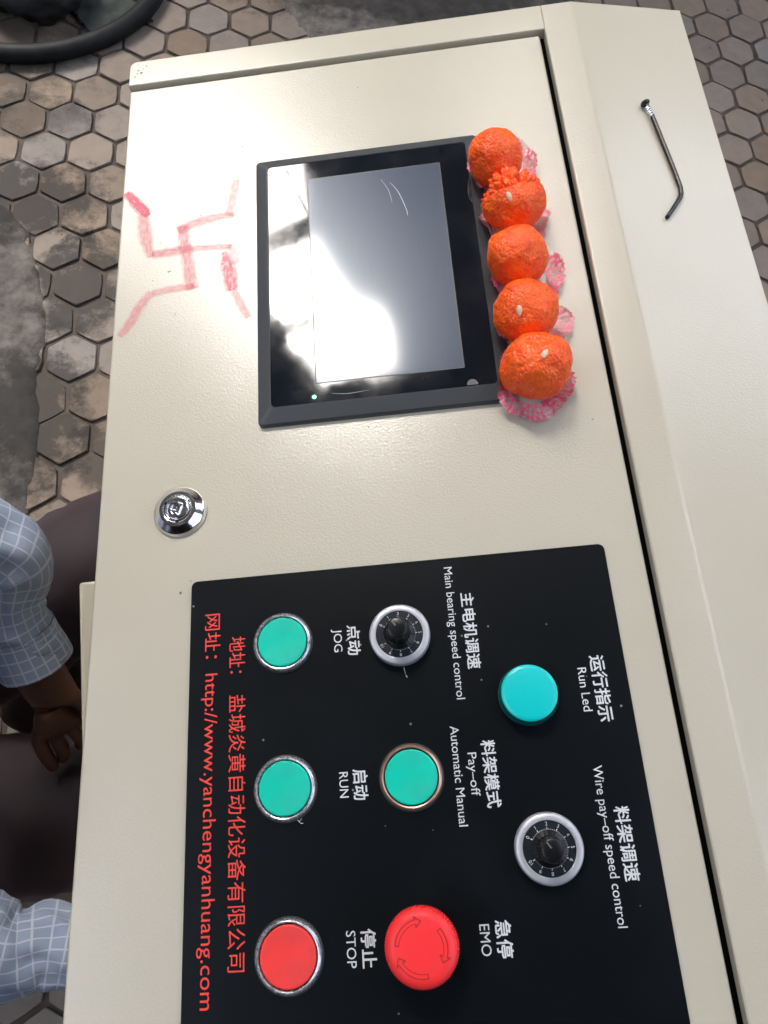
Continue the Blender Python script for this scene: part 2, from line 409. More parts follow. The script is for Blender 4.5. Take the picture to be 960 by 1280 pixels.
# body: cross-section in door coordinates (u,n) turned into world x,z, extruded along y
c13, s13 = math.cos(R(13)), math.sin(R(13))
def xz(u_, n_):
    p = P(u_, 0, n_); return (p.x, p.z)
top_r = (.1475 + .0945 * c13, .003 - .0945 * s13)
prof = [(-.080, .06), (-.080, xz(-.181, -.022)[1]), xz(-.181, -.022), xz(.1188, -.022), xz(.1188, -.07), xz(.1231, -.07), xz(.1231, .003), xz(.1475, .003), xz(*top_r), (xz(*top_r)[0], .06)]
bm = bmesh.new()
Y0, Y1 = -.30, .5945
a = [bm.verts.new((x, Y0, z)) for x, z in prof]; b_ = [bm.verts.new((x, Y1, z)) for x, z in prof]
n_ = len(prof)
bm.faces.new(a); bm.faces.new(b_[::-1])
for i in range(n_): bm.faces.new((a[i], b_[i], b_[(i + 1) % n_], a[(i + 1) % n_]))
bm.normal_update()
bm.verts.ensure_lookup_table()
def pick(bm, pts):
    es = []
    for e in bm.edges:
        for (x, z) in pts:
            if all(abs(v.co.x - x) < 1e-5 and abs(v.co.z - z) < 1e-5 for v in e.verts): es.append(e)
    return es
topf = [e for e in bm.edges if all(abs(v.co.y - Y1) < 1e-6 for v in e.verts) and min(v.co.z for v in e.verts) > .9 and max(v.co.x for v in e.verts) > .2]
es = pick(bm, [xz(.1231, .003), xz(.1475, .003), xz(*top_r)]) + topf
bmesh.ops.bevel(bm, geom=es, offset=.0016, segments=3, affect='EDGES', profile=.5)
body = add('cabinet_body', autosmooth(mesh(bm), 50), PAINT, cab)
# far and near frame strips (stand 3 mm proud of the door)
def local_box(name, u0, u1, v0, v1, n0, n1, bev, mat, parent, seg=3):
    return add(name, autosmooth(mesh(box_bm(u0, u1, v0, v1, n0, n1, bev, seg)), 50), mat, parent, PM)
# the strip's far corner is rounded off
def strip(v0, v1, far):
    r = .006
    poly = [(.1234, v0), (.1234, v1)]
    if far: poly += [(-.2155 + r * (1 - math.sin(R(t))), v1 - r * (1 - math.cos(R(t)))) for t in (0, 22, 45, 67, 90)] + [(-.2155, v0)]
    else: poly += [(-.2155, v1), (-.2155, v0)]
    return prism(poly[::-1], -.0215, .00296, .0012, 3)
add('frame_strip', autosmooth(mesh(strip(.5672, .5943, True)), 50), PAINT, cab, PM)
add('frame_strip', autosmooth(mesh(strip(-.30, -.2605, False)), 50), PAINT, cab, PM)
plinth = add('plinth', mesh(box_bm(-.085, .31, -.285, .58, 0, .06)), mk('black_plinth_paint', (.02, .02, .02), .6), cab)
# chips knocked out of the paint at the far left corner
bm = bmesh.new()
rr = random.Random(4)
for (cu, cv, r0) in ((-.2075, .583, .0012), (-.205, .580, .0015), (-.2085, .5795, .0009), (-.2035, .5845, .0008), (-.2105, .5765, .001), (-.201, .587, .0009), (-.2045, .5775, .0007)):
    vs = [bm.verts.new((cu + r0 * rr.uniform(.4, 1.2) * math.cos(t * .785), cv + r0 * rr.uniform(.4, 1.2) * math.sin(t * .785), .00312)) for t in range(8)]
    bm.faces.new(vs)
add('paint_chips', mesh(bm), CHIP, cab, PM)
# lower front door, standing slightly ajar
hinge = T(-.0835, -.245, 0) @ Matrix.Rotation(R(5.2), 4, 'Z')
ld = add('lower_door', autosmooth(mesh(box_bm(-.020, 0, 0, .409, .10, .925, .002)), 50), PAINT, cab, hinge)
add('handle', autosmooth(mesh(box_bm(-.030, -.0205, .35, .375, .52, .64, .003)), 50), BLACKP, ld, hinge)
# the sloping door
door = local_box('door', -.2155, .1192, -.256, .5648, -.020, 0, .0020, PAINT, cab, 4)
for vv in (.45, -.15):
    add('hinge', autosmooth(mesh(lathe([(.004, 0), (.004, .05)], 16)), 50), PAINT, cab, PM @ T(.1207, vv, -.017) @ Matrix.Rotation(R(-90), 4, 'X'))
# near-black strips filling the door gap, their colour standing in for its shade
bm = bmesh.new()
box_bm(.11925, .12305, -.256, .5665, -.069, -.0050, bm=bm); box_bm(-.18, .1185, .5649, .5671, -.0218, -.012, bm=bm)
add('seal_or_gap_shade', mesh(bm), GAP_SHADE, cab, PM)
# hard specks, weld spatter and scuffs lying in the paint of the door
bm = bmesh.new(); rr = random.Random(11)
for (cu, cv, r0) in ((-.1597, .1335, .0011), (-.1535, .1405, .0005), (-.153, .4255, .0008), (-.1855, .4095, .0006), (-.183, .4045, .0007), (-.176, .377, .0010), (-.1745, .3775, .0007), (-.1875, .371, .0006), (.1045, .222, .0007), (-.0375, .2335, .0007), (-.028, .5345, .0005), (.085, .2175, .0004), (-.0365, .2355, .0004)):
    vs = [bm.verts.new((cu + r0 * rr.uniform(.6, 1.1) * math.cos(t * .785), cv + r0 * rr.uniform(.6, 1.1) * math.sin(t * .785), .00012)) for t in range(8)]
    bm.faces.new(vs)
add('specks', mesh(bm), CHIP, door, PM)['kind'] = 'stuff'

# red vermilion mark brushed on by finger
def kumkum_material():
    m, n, l, b = nodes('vermilion_smear')
    uvn = n.new('ShaderNodeUVMap'); uvn.uv_map = 'UVMap'; sep = n.new('ShaderNodeSeparateXYZ'); l.new(uvn.outputs[0], sep.inputs[0])
    at = n.new('ShaderNodeAttribute'); at.attribute_name = 'strength'
    # across-stroke falloff 1-|2t-1|^3 scaled
    m1 = n.new('ShaderNodeMath'); m1.operation = 'MULTIPLY_ADD'; l.new(sep.outputs[1], m1.inputs[0]); m1.inputs[1].default_value = 2; m1.inputs[2].default_value = -1
    m2 = n.new('ShaderNodeMath'); m2.operation = 'ABSOLUTE'; l.new(m1.outputs[0], m2.inputs[0])
    tc = n.new('ShaderNodeTexCoord'); nz = n.new('ShaderNodeTexNoise'); nz.inputs['Scale'].default_value = 260; nz.inputs['Detail'].default_value = 4; l.new(tc.outputs['Object'], nz.inputs[0])
    mp = n.new('ShaderNodeMapping'); mp.inputs['Scale'].default_value = (25, 7, 1); l.new(uvn.outputs[0], mp.inputs[0])
    n2 = n.new('ShaderNodeTexNoise'); n2.inputs['Scale'].default_value = 1; n2.inputs['Detail'].default_value = 3; l.new(mp.outputs[0], n2.inputs[0])
    ad = n.new('ShaderNodeMath'); ad.operation = 'MULTIPLY_ADD'; l.new(nz.outputs[0], ad.inputs[0]); ad.inputs[1].default_value = .5; l.new(m2.outputs[0], ad.inputs[2])
    ed = n.new('ShaderNodeMapRange'); ed.inputs[1].default_value = 1.2; ed.inputs[2].default_value = .62; l.new(ad.outputs[0], ed.inputs[0])
    st = n.new('ShaderNodeMapRange'); st.inputs[1].default_value = .3; st.inputs[2].default_value = .7; st.inputs[3].default_value = .52; st.inputs[4].default_value = 1.12; l.new(n2.outputs[0], st.inputs[0])
    a1 = n.new('ShaderNodeMath'); a1.operation = 'MULTIPLY'; l.new(ed.outputs[0], a1.inputs[0]); l.new(st.outputs[0], a1.inputs[1])
    a2 = n.new('ShaderNodeMath'); a2.operation = 'MULTIPLY'; a2.use_clamp = True; a1.use_clamp = False; l.new(a1.outputs[0], a2.inputs[0]); l.new(at.outputs['Fac'], a2.inputs[1])
    l.new(a2.outputs[0], b.inputs['Alpha']); b.inputs['Base Color'].default_value = (.80, .07, .15, 1); b.inputs['Roughness'].default_value = .6
    return m
KUM = kumkum_material()
STROKES = [
    (.80, [(-0.2122, 0.4571, 0.0045), (-0.2053, 0.4474, 0.0067), (-0.1973, 0.4368, 0.0067), (-0.1933, 0.4315, 0.0036)]),
    (.42, [(-0.1977, 0.4338, 0.0067), (-0.1957, 0.4167, 0.0084), (-0.1918, 0.3997, 0.0059), (-0.1897, 0.3921, 0.0035)]),
    (.46, [(-0.1891, 0.3942, 0.0053), (-0.1783, 0.3947, 0.0065), (-0.1662, 0.3959, 0.0059)]),
    (.40, [(-0.1662, 0.3959, 0.0053), (-0.1499, 0.3949, 0.0047), (-0.1289, 0.3932, 0.0053)]),
    (.42, [(-0.1675, 0.4184, 0.0072), (-0.1638, 0.397, 0.0071), (-0.1602, 0.3747, 0.0076), (-0.158, 0.3589, 0.0075)]),
    (.42, [(-0.1704, 0.4143, 0.006), (-0.1534, 0.42, 0.0072), (-0.1388, 0.4222, 0.0066), (-0.1266, 0.4219, 0.0042)]),
    (.36, [(-0.1314, 0.4219, 0.006), (-0.1279, 0.4405, 0.0066), (-0.1254, 0.4565, 0.0055)]),
    (.34, [(-0.1563, 0.3615, 0.0046), (-0.1729, 0.361, 0.0052), (-0.1876, 0.3596, 0.0046)]),
    (.38, [(-0.1877, 0.361, 0.0046), (-0.1966, 0.3483, 0.0057), (-0.2029, 0.3349, 0.0057), (-0.21, 0.3257, 0.004)]),
    (.60, [(-0.1348, 0.389, 0.0035), (-0.1317, 0.3742, 0.0087), (-0.1293, 0.3618, 0.0086), (-0.1281, 0.3533, 0.0069)]),
    (.40, [(-0.1275, 0.3532, 0.0051), (-0.1222, 0.3415, 0.0051), (-0.1165, 0.3285, 0.0045)]),
    (.30, [(-0.1295, 0.3950, 0.0053), (-0.127, 0.3870, 0.0063), (-0.1254, 0.376, 0.0053)])]
bm = bmesh.new(); uvl = bm.loops.layers.uv.new('UVMap'); fl = bm.verts.layers.float.new('strength')
for si, (st_, pts) in enumerate(STROKES):
    pp = catmull([(x, y, w) for x, y, w in pts], 8); prev = None; L = 0
    for i, p in enumerate(pp):
        t = (pp[min(i + 1, len(pp) - 1)] - pp[max(i - 1, 0)]); t.z = 0; t.normalize(); s = Vector((-t.y, t.x, 0))
        if i: L += (p - pp[i - 1]).length
        row = []
        for j in range(5):
            f = j / 4 - .5
            v = bm.verts.new((p.x + s.x * p.z * 1.75 * f, p.y + s.y * p.z * 1.75 * f, .00012 + .00005 * si)); v[fl] = st_ * (1 if 0 < i < len(pp) - 1 else .5)
            row.append(v)
        if prev:
            for j in range(4):
                f = bm.faces.new((prev[0][j], prev[0][j + 1], row[j + 1], row[j]))
                for lp, q in zip(f.loops, ((prev[1], j / 4), (prev[1], (j + 1) / 4), (L, (j + 1) / 4), (L, j / 4))): lp[uvl].uv = (q[0] * 8, q[1])
        prev = (row, L)
rr = random.Random(21)
for k in range(60):
    st_, pts = STROKES[rr.choice((0, 0, 1, 2, 4, 9, 9, 10))]; x, y, w = rr.choice(pts); x += rr.gauss(0, .0035); y += rr.gauss(0, .0045); r0 = rr.uniform(.00015, .00045)
    vv = []
    for t in range(6):
        v = bm.verts.new((x + r0 * rr.uniform(.6, 1.2) * math.cos(t * 1.047), y + r0 * rr.uniform(.6, 1.2) * math.sin(t * 1.047), .0009)); v[fl] = .8; vv.append(v)
    f = bm.faces.new(vv)
    for lp in f.loops: lp[uvl].uv = (k * .3, .5)
o = add('vermilion_mark', mesh(bm), KUM, door, PM)

# ------------------------------------------------------------------ touch screen
fr_out = rrect(-.1095, .0575, .2405, .4665, .003)
def ring_loft(specs, close_inner=True, k=6):
    """specs: list of (x0,x1,y0,y1,r,z)"""
    bm = bmesh.new(); rings = []
    for x0, x1, y0, y1, r, z in specs: rings.append([bm.verts.new((x, y, z)) for x, y in rrect(x0, x1, y0, y1, r, k)])
    for a, b_ in zip(rings, rings[1:]):
        n_ = len(a)
        for i in range(n_): bm.faces.new((a[i], a[(i + 1) % n_], b_[(i + 1) % n_], b_[i]))
    if close_inner: bm.faces.new(rings[-1])
    return bm
gi = (-.1003, .0485, .2515, .4570)
scr = add('touch_screen', autosmooth(mesh(ring_loft([
    (-.1095, .0575, .2405, .4665, .003, .0), (-.1095, .0575, .2405, .4665, .003, .0032), (-.1088, .0568, .2412, .4658, .003, .0040),
    (gi[0] - .0012, gi[1] + .0012, gi[2] - .0012, gi[3] + .0012, .0035, .0068), (gi[0], gi[1], gi[2], gi[3], .003, .0070),
    (gi[0] + .0003, gi[1] - .0003, gi[2] + .0003, gi[3] - .0003, .003, .0060)])), 20), CHARCOAL, cab, PM)
add('front_film', mesh(prism(rrect(gi[0] + .0004, gi[1] - .0004, gi[2] + .0004, gi[3] - .0004, .0028), .0060, .0066, .0002, 1)), GLASS, scr, PM)
lx0, lx1, ly0, ly1 = -.0695, .0275, .2665, .4400
add('display_border', mesh(prism(rrect(lx0 - .0008, lx1 + .0008, ly0 - .0008, ly1 + .0008, .0008, 2), .00662, .00668)), mk('display_border_black', (.01, .013, .018), .4), scr, PM)
lcd = add('display', mesh(prism(rrect(lx0, lx1, ly0, ly1, .0004, 2), .0067, .00678)), LCD, scr, PM)
def disc(r, n0, n1, seg=24): return lathe([(r, n0), (r, n1)], seg)
add('power_light', mesh(disc(.0013, .0066, .0069)), mk('green_led', (.1, .8, .3), .3, emis=((.08, .9, .35), 1.6)), scr, PM @ T(-.0713, .2561))
# a half-lifted tab of protective film at the near edge
pts = [(.032 + .0037 * math.cos(R(t)), .2523 + .0042 * math.sin(R(t))) for t in range(0, 181, 15)]
add('film_tab', mesh(prism(pts, .0067, .0069)), mk('grey_film_tab', (.07, .073, .076), .5), scr, PM)
# scratches in the film
bm = bmesh.new()
for pts, w in (([(-.0095, .4280), (-.004, .418), (.0005, .402), (.0012, .3955)], .00018), ([(-.016, .432), (-.011, .421), (-.009, .409)], .00010), ([(-.06, .2575), (-.05, .2560), (-.035, .2568)], .00014)):
    pp = catmull([(x, y, 0) for x, y in pts], 6); prev = None
    for i, p in enumerate(pp):
        t = (pp[min(i + 1, len(pp) - 1)] - pp[max(i - 1, 0)]).normalized(); s = Vector((-t.y, t.x, 0)) * w * (.4 + .6 * math.sin(math.pi * i / (len(pp) - 1)))
        row = (bm.verts.new((p.x - s.x, p.y - s.y, .00682)), bm.verts.new((p.x + s.x, p.y + s.y, .00682)))
        if prev: bm.faces.new((prev[0], prev[1], row[1], row[0]))
        prev = row
sc_ = add('scratches', mesh(bm), mk('scratched_film', (.45, .5, .56), .5), scr, PM); sc_['kind'] = 'stuff'

# ------------------------------------------------------------------ lettering helper
GL = {}
def glyphs(body, bold=0.0):
    if body in GL: return GL[body].copy()
    c = bpy.data.curves.new('t', 'FONT'); c.body = body; c.size = 1; c.offset = bold; c.resolution_u = 3
    o = bpy.data.objects.new('t', c); COL.objects.link(o)
    dg = bpy.context.evaluated_depsgraph_get(); dg.update()
    me = bpy.data.meshes.new_from_object(o.evaluated_get(dg)); bpy.data.objects.remove(o); bpy.data.curves.remove(c)
    GL[body] = me
    return me.copy()
capme = glyphs('H'); CAP = max(v.co.y for v in capme.vertices)
def lettering(body, base_u, cap, v0, v1, mat, parent, n=.0011, bold=0.0, cjk=False, name='lettering'):
    """text running along -v, letters' tops towards +u"""
    me = glyphs(body)
    if bold:      # heavier strokes: the same outline printed again, minutely offset
        b4 = bmesh.new(); k = 0
        for dx, dy in ((0, 0), (bold, 0), (-bold, 0), (0, bold), (0, -bold), (bold * .7, bold * .7), (-bold * .7, -bold * .7)):
            t3 = me.copy()
            for v in t3.vertices: v.co.x += dx; v.co.y += dy; v.co.z = k * .00001
            b4.from_mesh(t3); k += 1
        me = bpy.data.meshes.new('t'); b4.to_mesh(me); b4.free()
    xs = [v.co.x for v in me.vertices]; ys = [v.co.y for v in me.vertices]
    x0, x1 = min(xs), max(xs)
    if cjk: y0, y1 = min(ys), max(ys)
    else: y0, y1 = 0, CAP
    for v in me.vertices:
        x, y = v.co.x, v.co.y
        v.co = Vector((base_u + (y - y0) / (y1 - y0) * cap, v0 + (x - x0) / (x1 - x0) * (v1 - v0), n + v.co.z))
    me.flip_normals() if False else None
    me.materials.clear(); me.materials.append(mat)
    return add(name, me, mat, parent, PM)

# ------------------------------------------------------------------ black face plate
plate = add('face_plate', autosmooth(mesh(prism(rrect(-.1525, .0970, -.155, .1395, .0035), 0, .001, .0002, 1)), 50), PLATE, cab, PM)
lettering('网址：http://www.yanchengyanhuang.com', -.1428, .0072, .1182, -.0866, RED_INK, plate)
lettering('地址：', -.1286, .0096, .1031, .0815, RED_INK, plate, cjk=True)
lettering('盐城炎黄自动化设备有限公司', -.1288, .0098, .0690, -.0706, RED_INK, plate, cjk=True)
LB = [('点动', -.0584, .0078, .1040, .0862, 1), ('JOG', -.0662, .0048, .1022, .0888, 0),
      ('主电机调速', .0096, .0080, .1172, .0726, 1), ('Main bearing speed control', .0018, .0047, .1338, .0564, 0),
      ('运行指示', .0776, .0086, .0744, .0382, 1), ('Run Led', .0704, .0048, .0682, .0444, 0),
      ('料架模式', .0121, .0080, .0334, -.0014, 1), ('Pay–off', .0046, .0047, .0275, .0052, 0), ('Automatic Manual', -.0036, .0047, .0422, -.0094, 0),
      ('启动', -.0592, .0084, .0234, .0074, 1), ('RUN', -.0666, .0048, .0224, .0092, 0),
      ('料架调速', .0774, .0082, -.0049, -.0407, 1), ('Wire pay–off speed control', .0704, .0048, .0160, -.0612, 0),
      ('停止', -.0592, .0080, -.0545, -.0723, 1), ('STOP', -.0666, .0048, -.0550, -.0718, 0),
      ('急停', .0093, .0084, -.0543, -.0714, 1), ('EMO', .0016, .0050, -.0558, -.0700, 0)]
for body_, bu, cap_, v0, v1, cj in LB:
    lettering(body_, bu, cap_, v0, v1, WHITE_INK, plate, cjk=bool(cj), bold=.018 if cj else 0)
# white scuffs on the plate beside two of the controls
bm = bmesh.new(); rr = random.Random(2)
for (a_, b_2, w) in (((-.0915, .0008), (-.0885, -.0022), .0005), ((-.0885, -.0022), (-.0872, -.0022), .0004), ((-.0895, -.0012), (-.0878, .0002), .0003), ((-.0265, .0765), (-.0258, .0728), .0004), ((-.0256, .0722), (-.0250, .0708), .0006)):
    p, q = Vector(a_), Vector(b_2); t = (q - p).normalized(); s = Vector((-t.y, t.x)) * w / 2
    bm.faces.new([bm.verts.new((*(p - s), .00115)), bm.verts.new((*(q - s * .4), .00115)), bm.verts.new((*(q + s * .4), .00115)), bm.verts.new((*(p + s), .00115))])
add('scuffs', mesh(bm), WHITE_INK, plate, PM)['kind'] = 'stuff'

# ------------------------------------------------------------------ push buttons
ring_me = autosmooth(mesh(lathe([(.0170, .001), (.0170, .0028), (.0166, .0036), (.0158, .0040), (.0152, .0038), (.0149, .0028), (.0148, .0012)], 72, False, False)), 40)
cap_me = autosmooth(mesh(lathe([(.0144, .0010), (.0144, .0034), (.0141, .0039), (.0134, .0041), (.0100, .0038), (.0050, .0036), (.0012, .00355)], 72, False)), 50)
def push_button(u_, v_, ringm, capm, label, s=1.0):
    M = PM @ T(u_, v_) @ Matrix.Scale(s, 4)
    me = ring_me.copy(); me.materials.append(ringm)
    b = add('push_button', me, None, cab, M); b['label'] = label
    me = cap_me.copy(); me.materials.append(capm)
    add('button_cap', me, None, b, M)
    add('seal_or_gap_shade', autosmooth(mesh(lathe([(.0178, .0010), (.0178, .0016), (.0170, .0018)], 64, False, False)), 40), SEAL, b, M)
push_button(-.0964, .0971, SILVER, GREEN, 'green jog push button in a silver ring')
push_button(-.0966, .0162, SILVER, GREEN, 'green run push button in a silver ring, beside the word RUN')
push_button(-.0964, -.0646, SILVER, REDB, 'red stop push button in a silver ring', 1.02)
push_button(-.0269, .0172, COPPER, GREEN, 'green pay-off mode button in a copper toned ring')
# indicator lamp
M = PM @ T(.0413, .0556)
lamp = add('indicator_lamp', autosmooth(mesh(lathe([(.0166, .001), (.0166, .0030), (.0160, .0040), (.0158, .0092), (.0152, .0112)], 72, False, False)), 40), TEALD, cab, M)
add('lens_cap', autosmooth(mesh(lathe([(.0152, .0112), (.0146, .0120), (.0130, .0124), (.006, .0127), (.001, .0128)], 72, False)), 50), TEAL, lamp, M)
# speed dials
def dial(u_, v_, turn, label):
    M = PM @ T(u_, v_)
    k = add('speed_dial', autosmooth(mesh(lathe([(.0176, .001), (.0176, .0055), (.0172, .0066), (.0164, .0072), (.0145, .0076), (.0136, .0072), (.0136, .0066)], 80, False, False)), 40), SATIN, cab, M)
    k['label'] = label
    add('dial_face', mesh(lathe([(.0137, .0050), (.0137, .0067)], 64)), DIAL, k, M)
    bm = bmesh.new()
    Z = .00685
    for i in range(51):     # scale ticks, 0 to 10
        a = R(-45 - turn) + R(-270) * i / 50 * -1
        a = R(225 - turn - 300 * i / 50 + 15)
        r0, r1, w = (.0083, .0103, .00022) if i % 5 == 0 else (.0085, .0095, .00013)
        c, s = math.cos(a), math.sin(a)
        bm.faces.new([bm.verts.new((c * r0 + s * w, s * r0 - c * w, Z)), bm.verts.new((c * r1 + s * w, s * r1 - c * w, Z)), bm.verts.new((c * r1 - s * w, s * r1 + c * w, Z)), bm.verts.new((c * r0 - s * w, s * r0 + c * w, Z))])
    prev = None
    for i in range(61):
        a = R(240 - turn - 300 * i / 60); c, s = math.cos(a), math.sin(a)
        row = (bm.verts.new((c * .0083, s * .0083, Z)), bm.verts.new((c * .0085, s * .0085, Z)))
        if prev: bm.faces.new((prev[0], row[0], row[1], prev[1]))
        prev = row
    add('scale_ticks', mesh(bm), WHITE_INK, k, M)
    bm = bmesh.new()
    for i in range(11):
        me = glyphs(str(i)); xs = [v.co.x for v in me.vertices]; cx = (min(xs) + max(xs)) / 2
        a = R(240 - turn - 30 * i); tmp = bmesh.new(); tmp.from_mesh(me)
        MM = T(.0119 * math.cos(a), .0119 * math.sin(a), Z) @ Matrix.Rotation(a - R(90), 4, 'Z') @ Matrix.Scale(.0026, 4) @ T(-cx, -CAP / 2)
        tmp.transform(MM); t2 = bpy.data.meshes.new('t'); tmp.to_mesh(t2); tmp.free(); bm.from_mesh(t2)
    me = glyphs('RATIO')
    add('numerals', mesh(bm, False), WHITE_INK, k, M)
    # fluted knob
    kn = lathe([(.0092, .0067), (.0090, .0085), (.0066, .0100), (.0062, .0225), (.0057, .0242), (.0048, .0248), (.0012, .0249)], 96, False,
               wob=lambda q, i: (.00025 * math.cos(i * 2 * math.pi * 24 / 96) if q in (2, 3) else 0))
    kb = add('knob', autosmooth(mesh(kn), 40), BLACKP, k, M)
    a = R(235 - turn - 20); c, s = math.cos(a), math.sin(a); bm = bmesh.new(); w = .0004
    for q in ((.0050, .0066, .02446), ):
        bm.faces.new([bm.verts.new((c * .0012 + s * w, s * .0012 - c * w, .02496)), bm.verts.new((c * .0046 + s * w, s * .0046 - c * w, .02496)), bm.verts.new((c * .0046 - s * w, s * .0046 + c * w, .02496)), bm.verts.new((c * .0012 - s * w, s * .0012 + c * w, .02496))])
    add('pointer', mesh(bm), mk('grey_pointer_line', (.12, .12, .12), .5), k, M)
dial(-.0273, .0950, 90, 'silver rimmed speed dial below the main bearing speed lettering')
dial(.0413, -.0226, 90, 'silver rimmed speed dial beside the wire pay-off lettering')
# emergency stop
M = PM @ T(-.0270, -.0614)
em = add('emergency_stop', autosmooth(mesh(lathe([(.0150, .001), (.0150, .006), (.0115, .008), (.0110, .016)], 64, False, False)), 40), BLACKP, cab, M)
teeth = lambda q, i: (.00030 * (1 if i % 2 else -1) if q in (2, 3, 4) else 0)
add('mushroom_head', autosmooth(mesh(lathe([(.0110, .0155), (.0168, .0160), (.0179, .0172), (.0180, .0205), (.0177, .0222), (.0166, .0240), (.0145, .0252), (.0125, .0256), (.006, .0256), (.001, .0256)], 176, True, wob=teeth)), 45), REDE, em, M)
def arc_arrow(a0, a1):
    """outline of a curved arrow, a0 -> a1 clockwise, drawn as thin grooves"""
    bm = bmesh.new(); Z = .02566
    def line(pp, w=.00023):
        for p, q in zip(pp, pp[1:]):
            p, q = Vector(p), Vector(q); t = (q - p).normalized(); s = Vector((-t.y, t.x)) * w; p = p - t * w * .5; q = q + t * w * .5
            bm.faces.new([bm.verts.new((*(p - s), Z)), bm.verts.new((*(q - s), Z)), bm.verts.new((*(q + s), Z)), bm.verts.new((*(p + s), Z))])
    pol = lambda r, a: (r * math.cos(R(a)), r * math.sin(R(a)))
    ts = [a0 + (a1 - a0) * i / 14 for i in range(15)]
    line([pol(.0127, t) for t in ts], .00026); line([pol(.0108, t) for t in ts], .00018)
    line([pol(.0127, a0), pol(.0108, a0)])
    line([pol(.0127, a1), pol(.0142, a1 + 1), pol(.01175, a1 - 13), pol(.0093, a1 + 1), pol(.0108, a1)], .0003)
    return mesh(bm)
for a0, a1 in ((172, 100), (40, -20), (-78, -150)):
    add('arrow', arc_arrow(a0, a1), REDD, em, M)
# key lock
M = PM @ T(-.1611, .1870)
lk = add('key_lock', autosmooth(mesh(lathe([(.0173, 0), (.0173, .0012), (.0165, .0018), (.0160, .0018)], 80, False, False)), 40), IVORY, cab, M)
add('bezel', autosmooth(mesh(lathe([(.0161, .0012), (.0158, .0026), (.0152, .0030), (.0121, .0062), (.0117, .0065), (.0095, .0065), (.0093, .0055), (.0090, .0055), (.0088, .0062), (.0078, .0063), (.0076, .0052), (.0069, .0052)], 96, False, False)), 25), CHROME, lk, M)
add('lock_core', autosmooth(mesh(lathe([(.0070, .0040), (.0068, .0060), (.0062, .0064), (.0045, .0064), (.0043, .0050), (.0008, .0050)], 48, False)), 30), CHROME, lk, M)
bm = bmesh.new(); box_bm(-.0004, .0016, -.0030, .0030, .0050, .0066, .0002, bm=bm); box_bm(-.0038, .0004, -.0010, .0008, .0050, .0058, .0002, bm=bm)
add('keyway', mesh(bm), CHROME, lk, M @ Matrix.Rotation(R(-20), 4, 'Z'))
bm = bmesh.new()
for a in (30, 150, 270):
    tmp = box_bm(.0078, .0092, -.0010, .0010, .0050, .0064, .0002)
    tmp.transform(Matrix.Rotation(R(a), 4, 'Z')); t2 = bpy.data.meshes.new('t'); tmp.to_mesh(t2); tmp.free(); bm.from_mesh(t2)
add('key_stops', mesh(bm), BLACKP, lk, M)

# ------------------------------------------------------------------ sweets
def laddu_material(seed):
    m, n, l, b = nodes('orange_boondi_sweet')
    tc = n.new('ShaderNodeTexCoord'); src = tc.outputs['Object']
    mp = n.new('ShaderNodeMapping'); mp.inputs['Location'].default_value = (seed, seed * 2, 0); l.new(src, mp.inputs[0])
    wn = n.new('ShaderNodeTexNoise'); wn.inputs['Scale'].default_value = 300; l.new(mp.outputs[0], wn.inputs[0])
    wm = n.new('ShaderNodeVectorMath'); wm.operation = 'MULTIPLY_ADD'; l.new(wn.outputs['Color'], wm.inputs[0]); wm.inputs[1].default_value = (.0012,) * 3; l.new(mp.outputs[0], wm.inputs[2])
    vo = n.new('ShaderNodeTexVoronoi'); vo.feature = 'SMOOTH_F1'; vo.inputs['Smoothness'].default_value = .25; vo.inputs['Scale'].default_value = 600; l.new(wm.outputs[0], vo.inputs[0])
    sp = n.new('ShaderNodeSeparateColor'); l.new(vo.outputs['Color'], sp.inputs[0])
    nz = n.new('ShaderNodeTexNoise'); nz.inputs['Scale'].default_value = 95; nz.inputs['Detail'].default_value = 6; l.new(mp.outputs[0], nz.inputs[0])
    av = n.new('ShaderNodeMath'); av.operation = 'MULTIPLY_ADD'; l.new(sp.outputs[0], av.inputs[0]); av.inputs[1].default_value = .45; l.new(nz.outputs[0], av.inputs[2])
    mr = n.new('ShaderNodeMapRange'); mr.inputs[1].default_value = .45; mr.inputs[2].default_value = 1.0; l.new(av.outputs[0], mr.inputs[0])
    mx = n.new('ShaderNodeMix'); mx.data_type = 'RGBA'; mx.inputs[6].default_value = (1, .070, .003, 1); mx.inputs[7].default_value = (1, .145, .005, 1); l.new(mr.outputs[0], mx.inputs[0])
    l.new(mx.outputs[2], b.inputs['Base Color'])
    rg = n.new('ShaderNodeMapRange'); rg.inputs[3].default_value = .22; rg.inputs[4].default_value = .6; l.new(sp.outputs[1], rg.inputs[0]); l.new(rg.outputs[0], b.inputs['Roughness'])
    b.inputs['Subsurface Weight'].default_value = .2; b.inputs['Subsurface Scale'].default_value = .003; b.inputs['Subsurface Radius'].default_value = (1, .25, .05)
    b.inputs['Specular IOR Level'].default_value = .5
    bp = n.new('ShaderNodeBump'); bp.inputs['Strength'].default_value = 1; bp.inputs['Distance'].default_value = .0006; bp.invert = True; sq = n.new('ShaderNodeMath'); sq.operation = 'POWER'; sq.inputs[1].default_value = 2.0; l.new(vo.outputs['Distance'], sq.inputs[0]); l.new(sq.outputs[0], bp.inputs['Height'])
    b2 = n.new('ShaderNodeBump'); b2.inputs['Strength'].default_value = .12; b2.inputs['Distance'].default_value = .001; l.new(nz.outputs[0], b2.inputs['Height']); l.new(bp.outputs[0], b2.inputs['Normal'])
    l.new(b2.outputs[0], b.inputs['Normal'])
    return m
SEED = mk('pale_melon_seed', (.80, .58, .40), .4, bump=(400, .3, .0005), ss=.2)
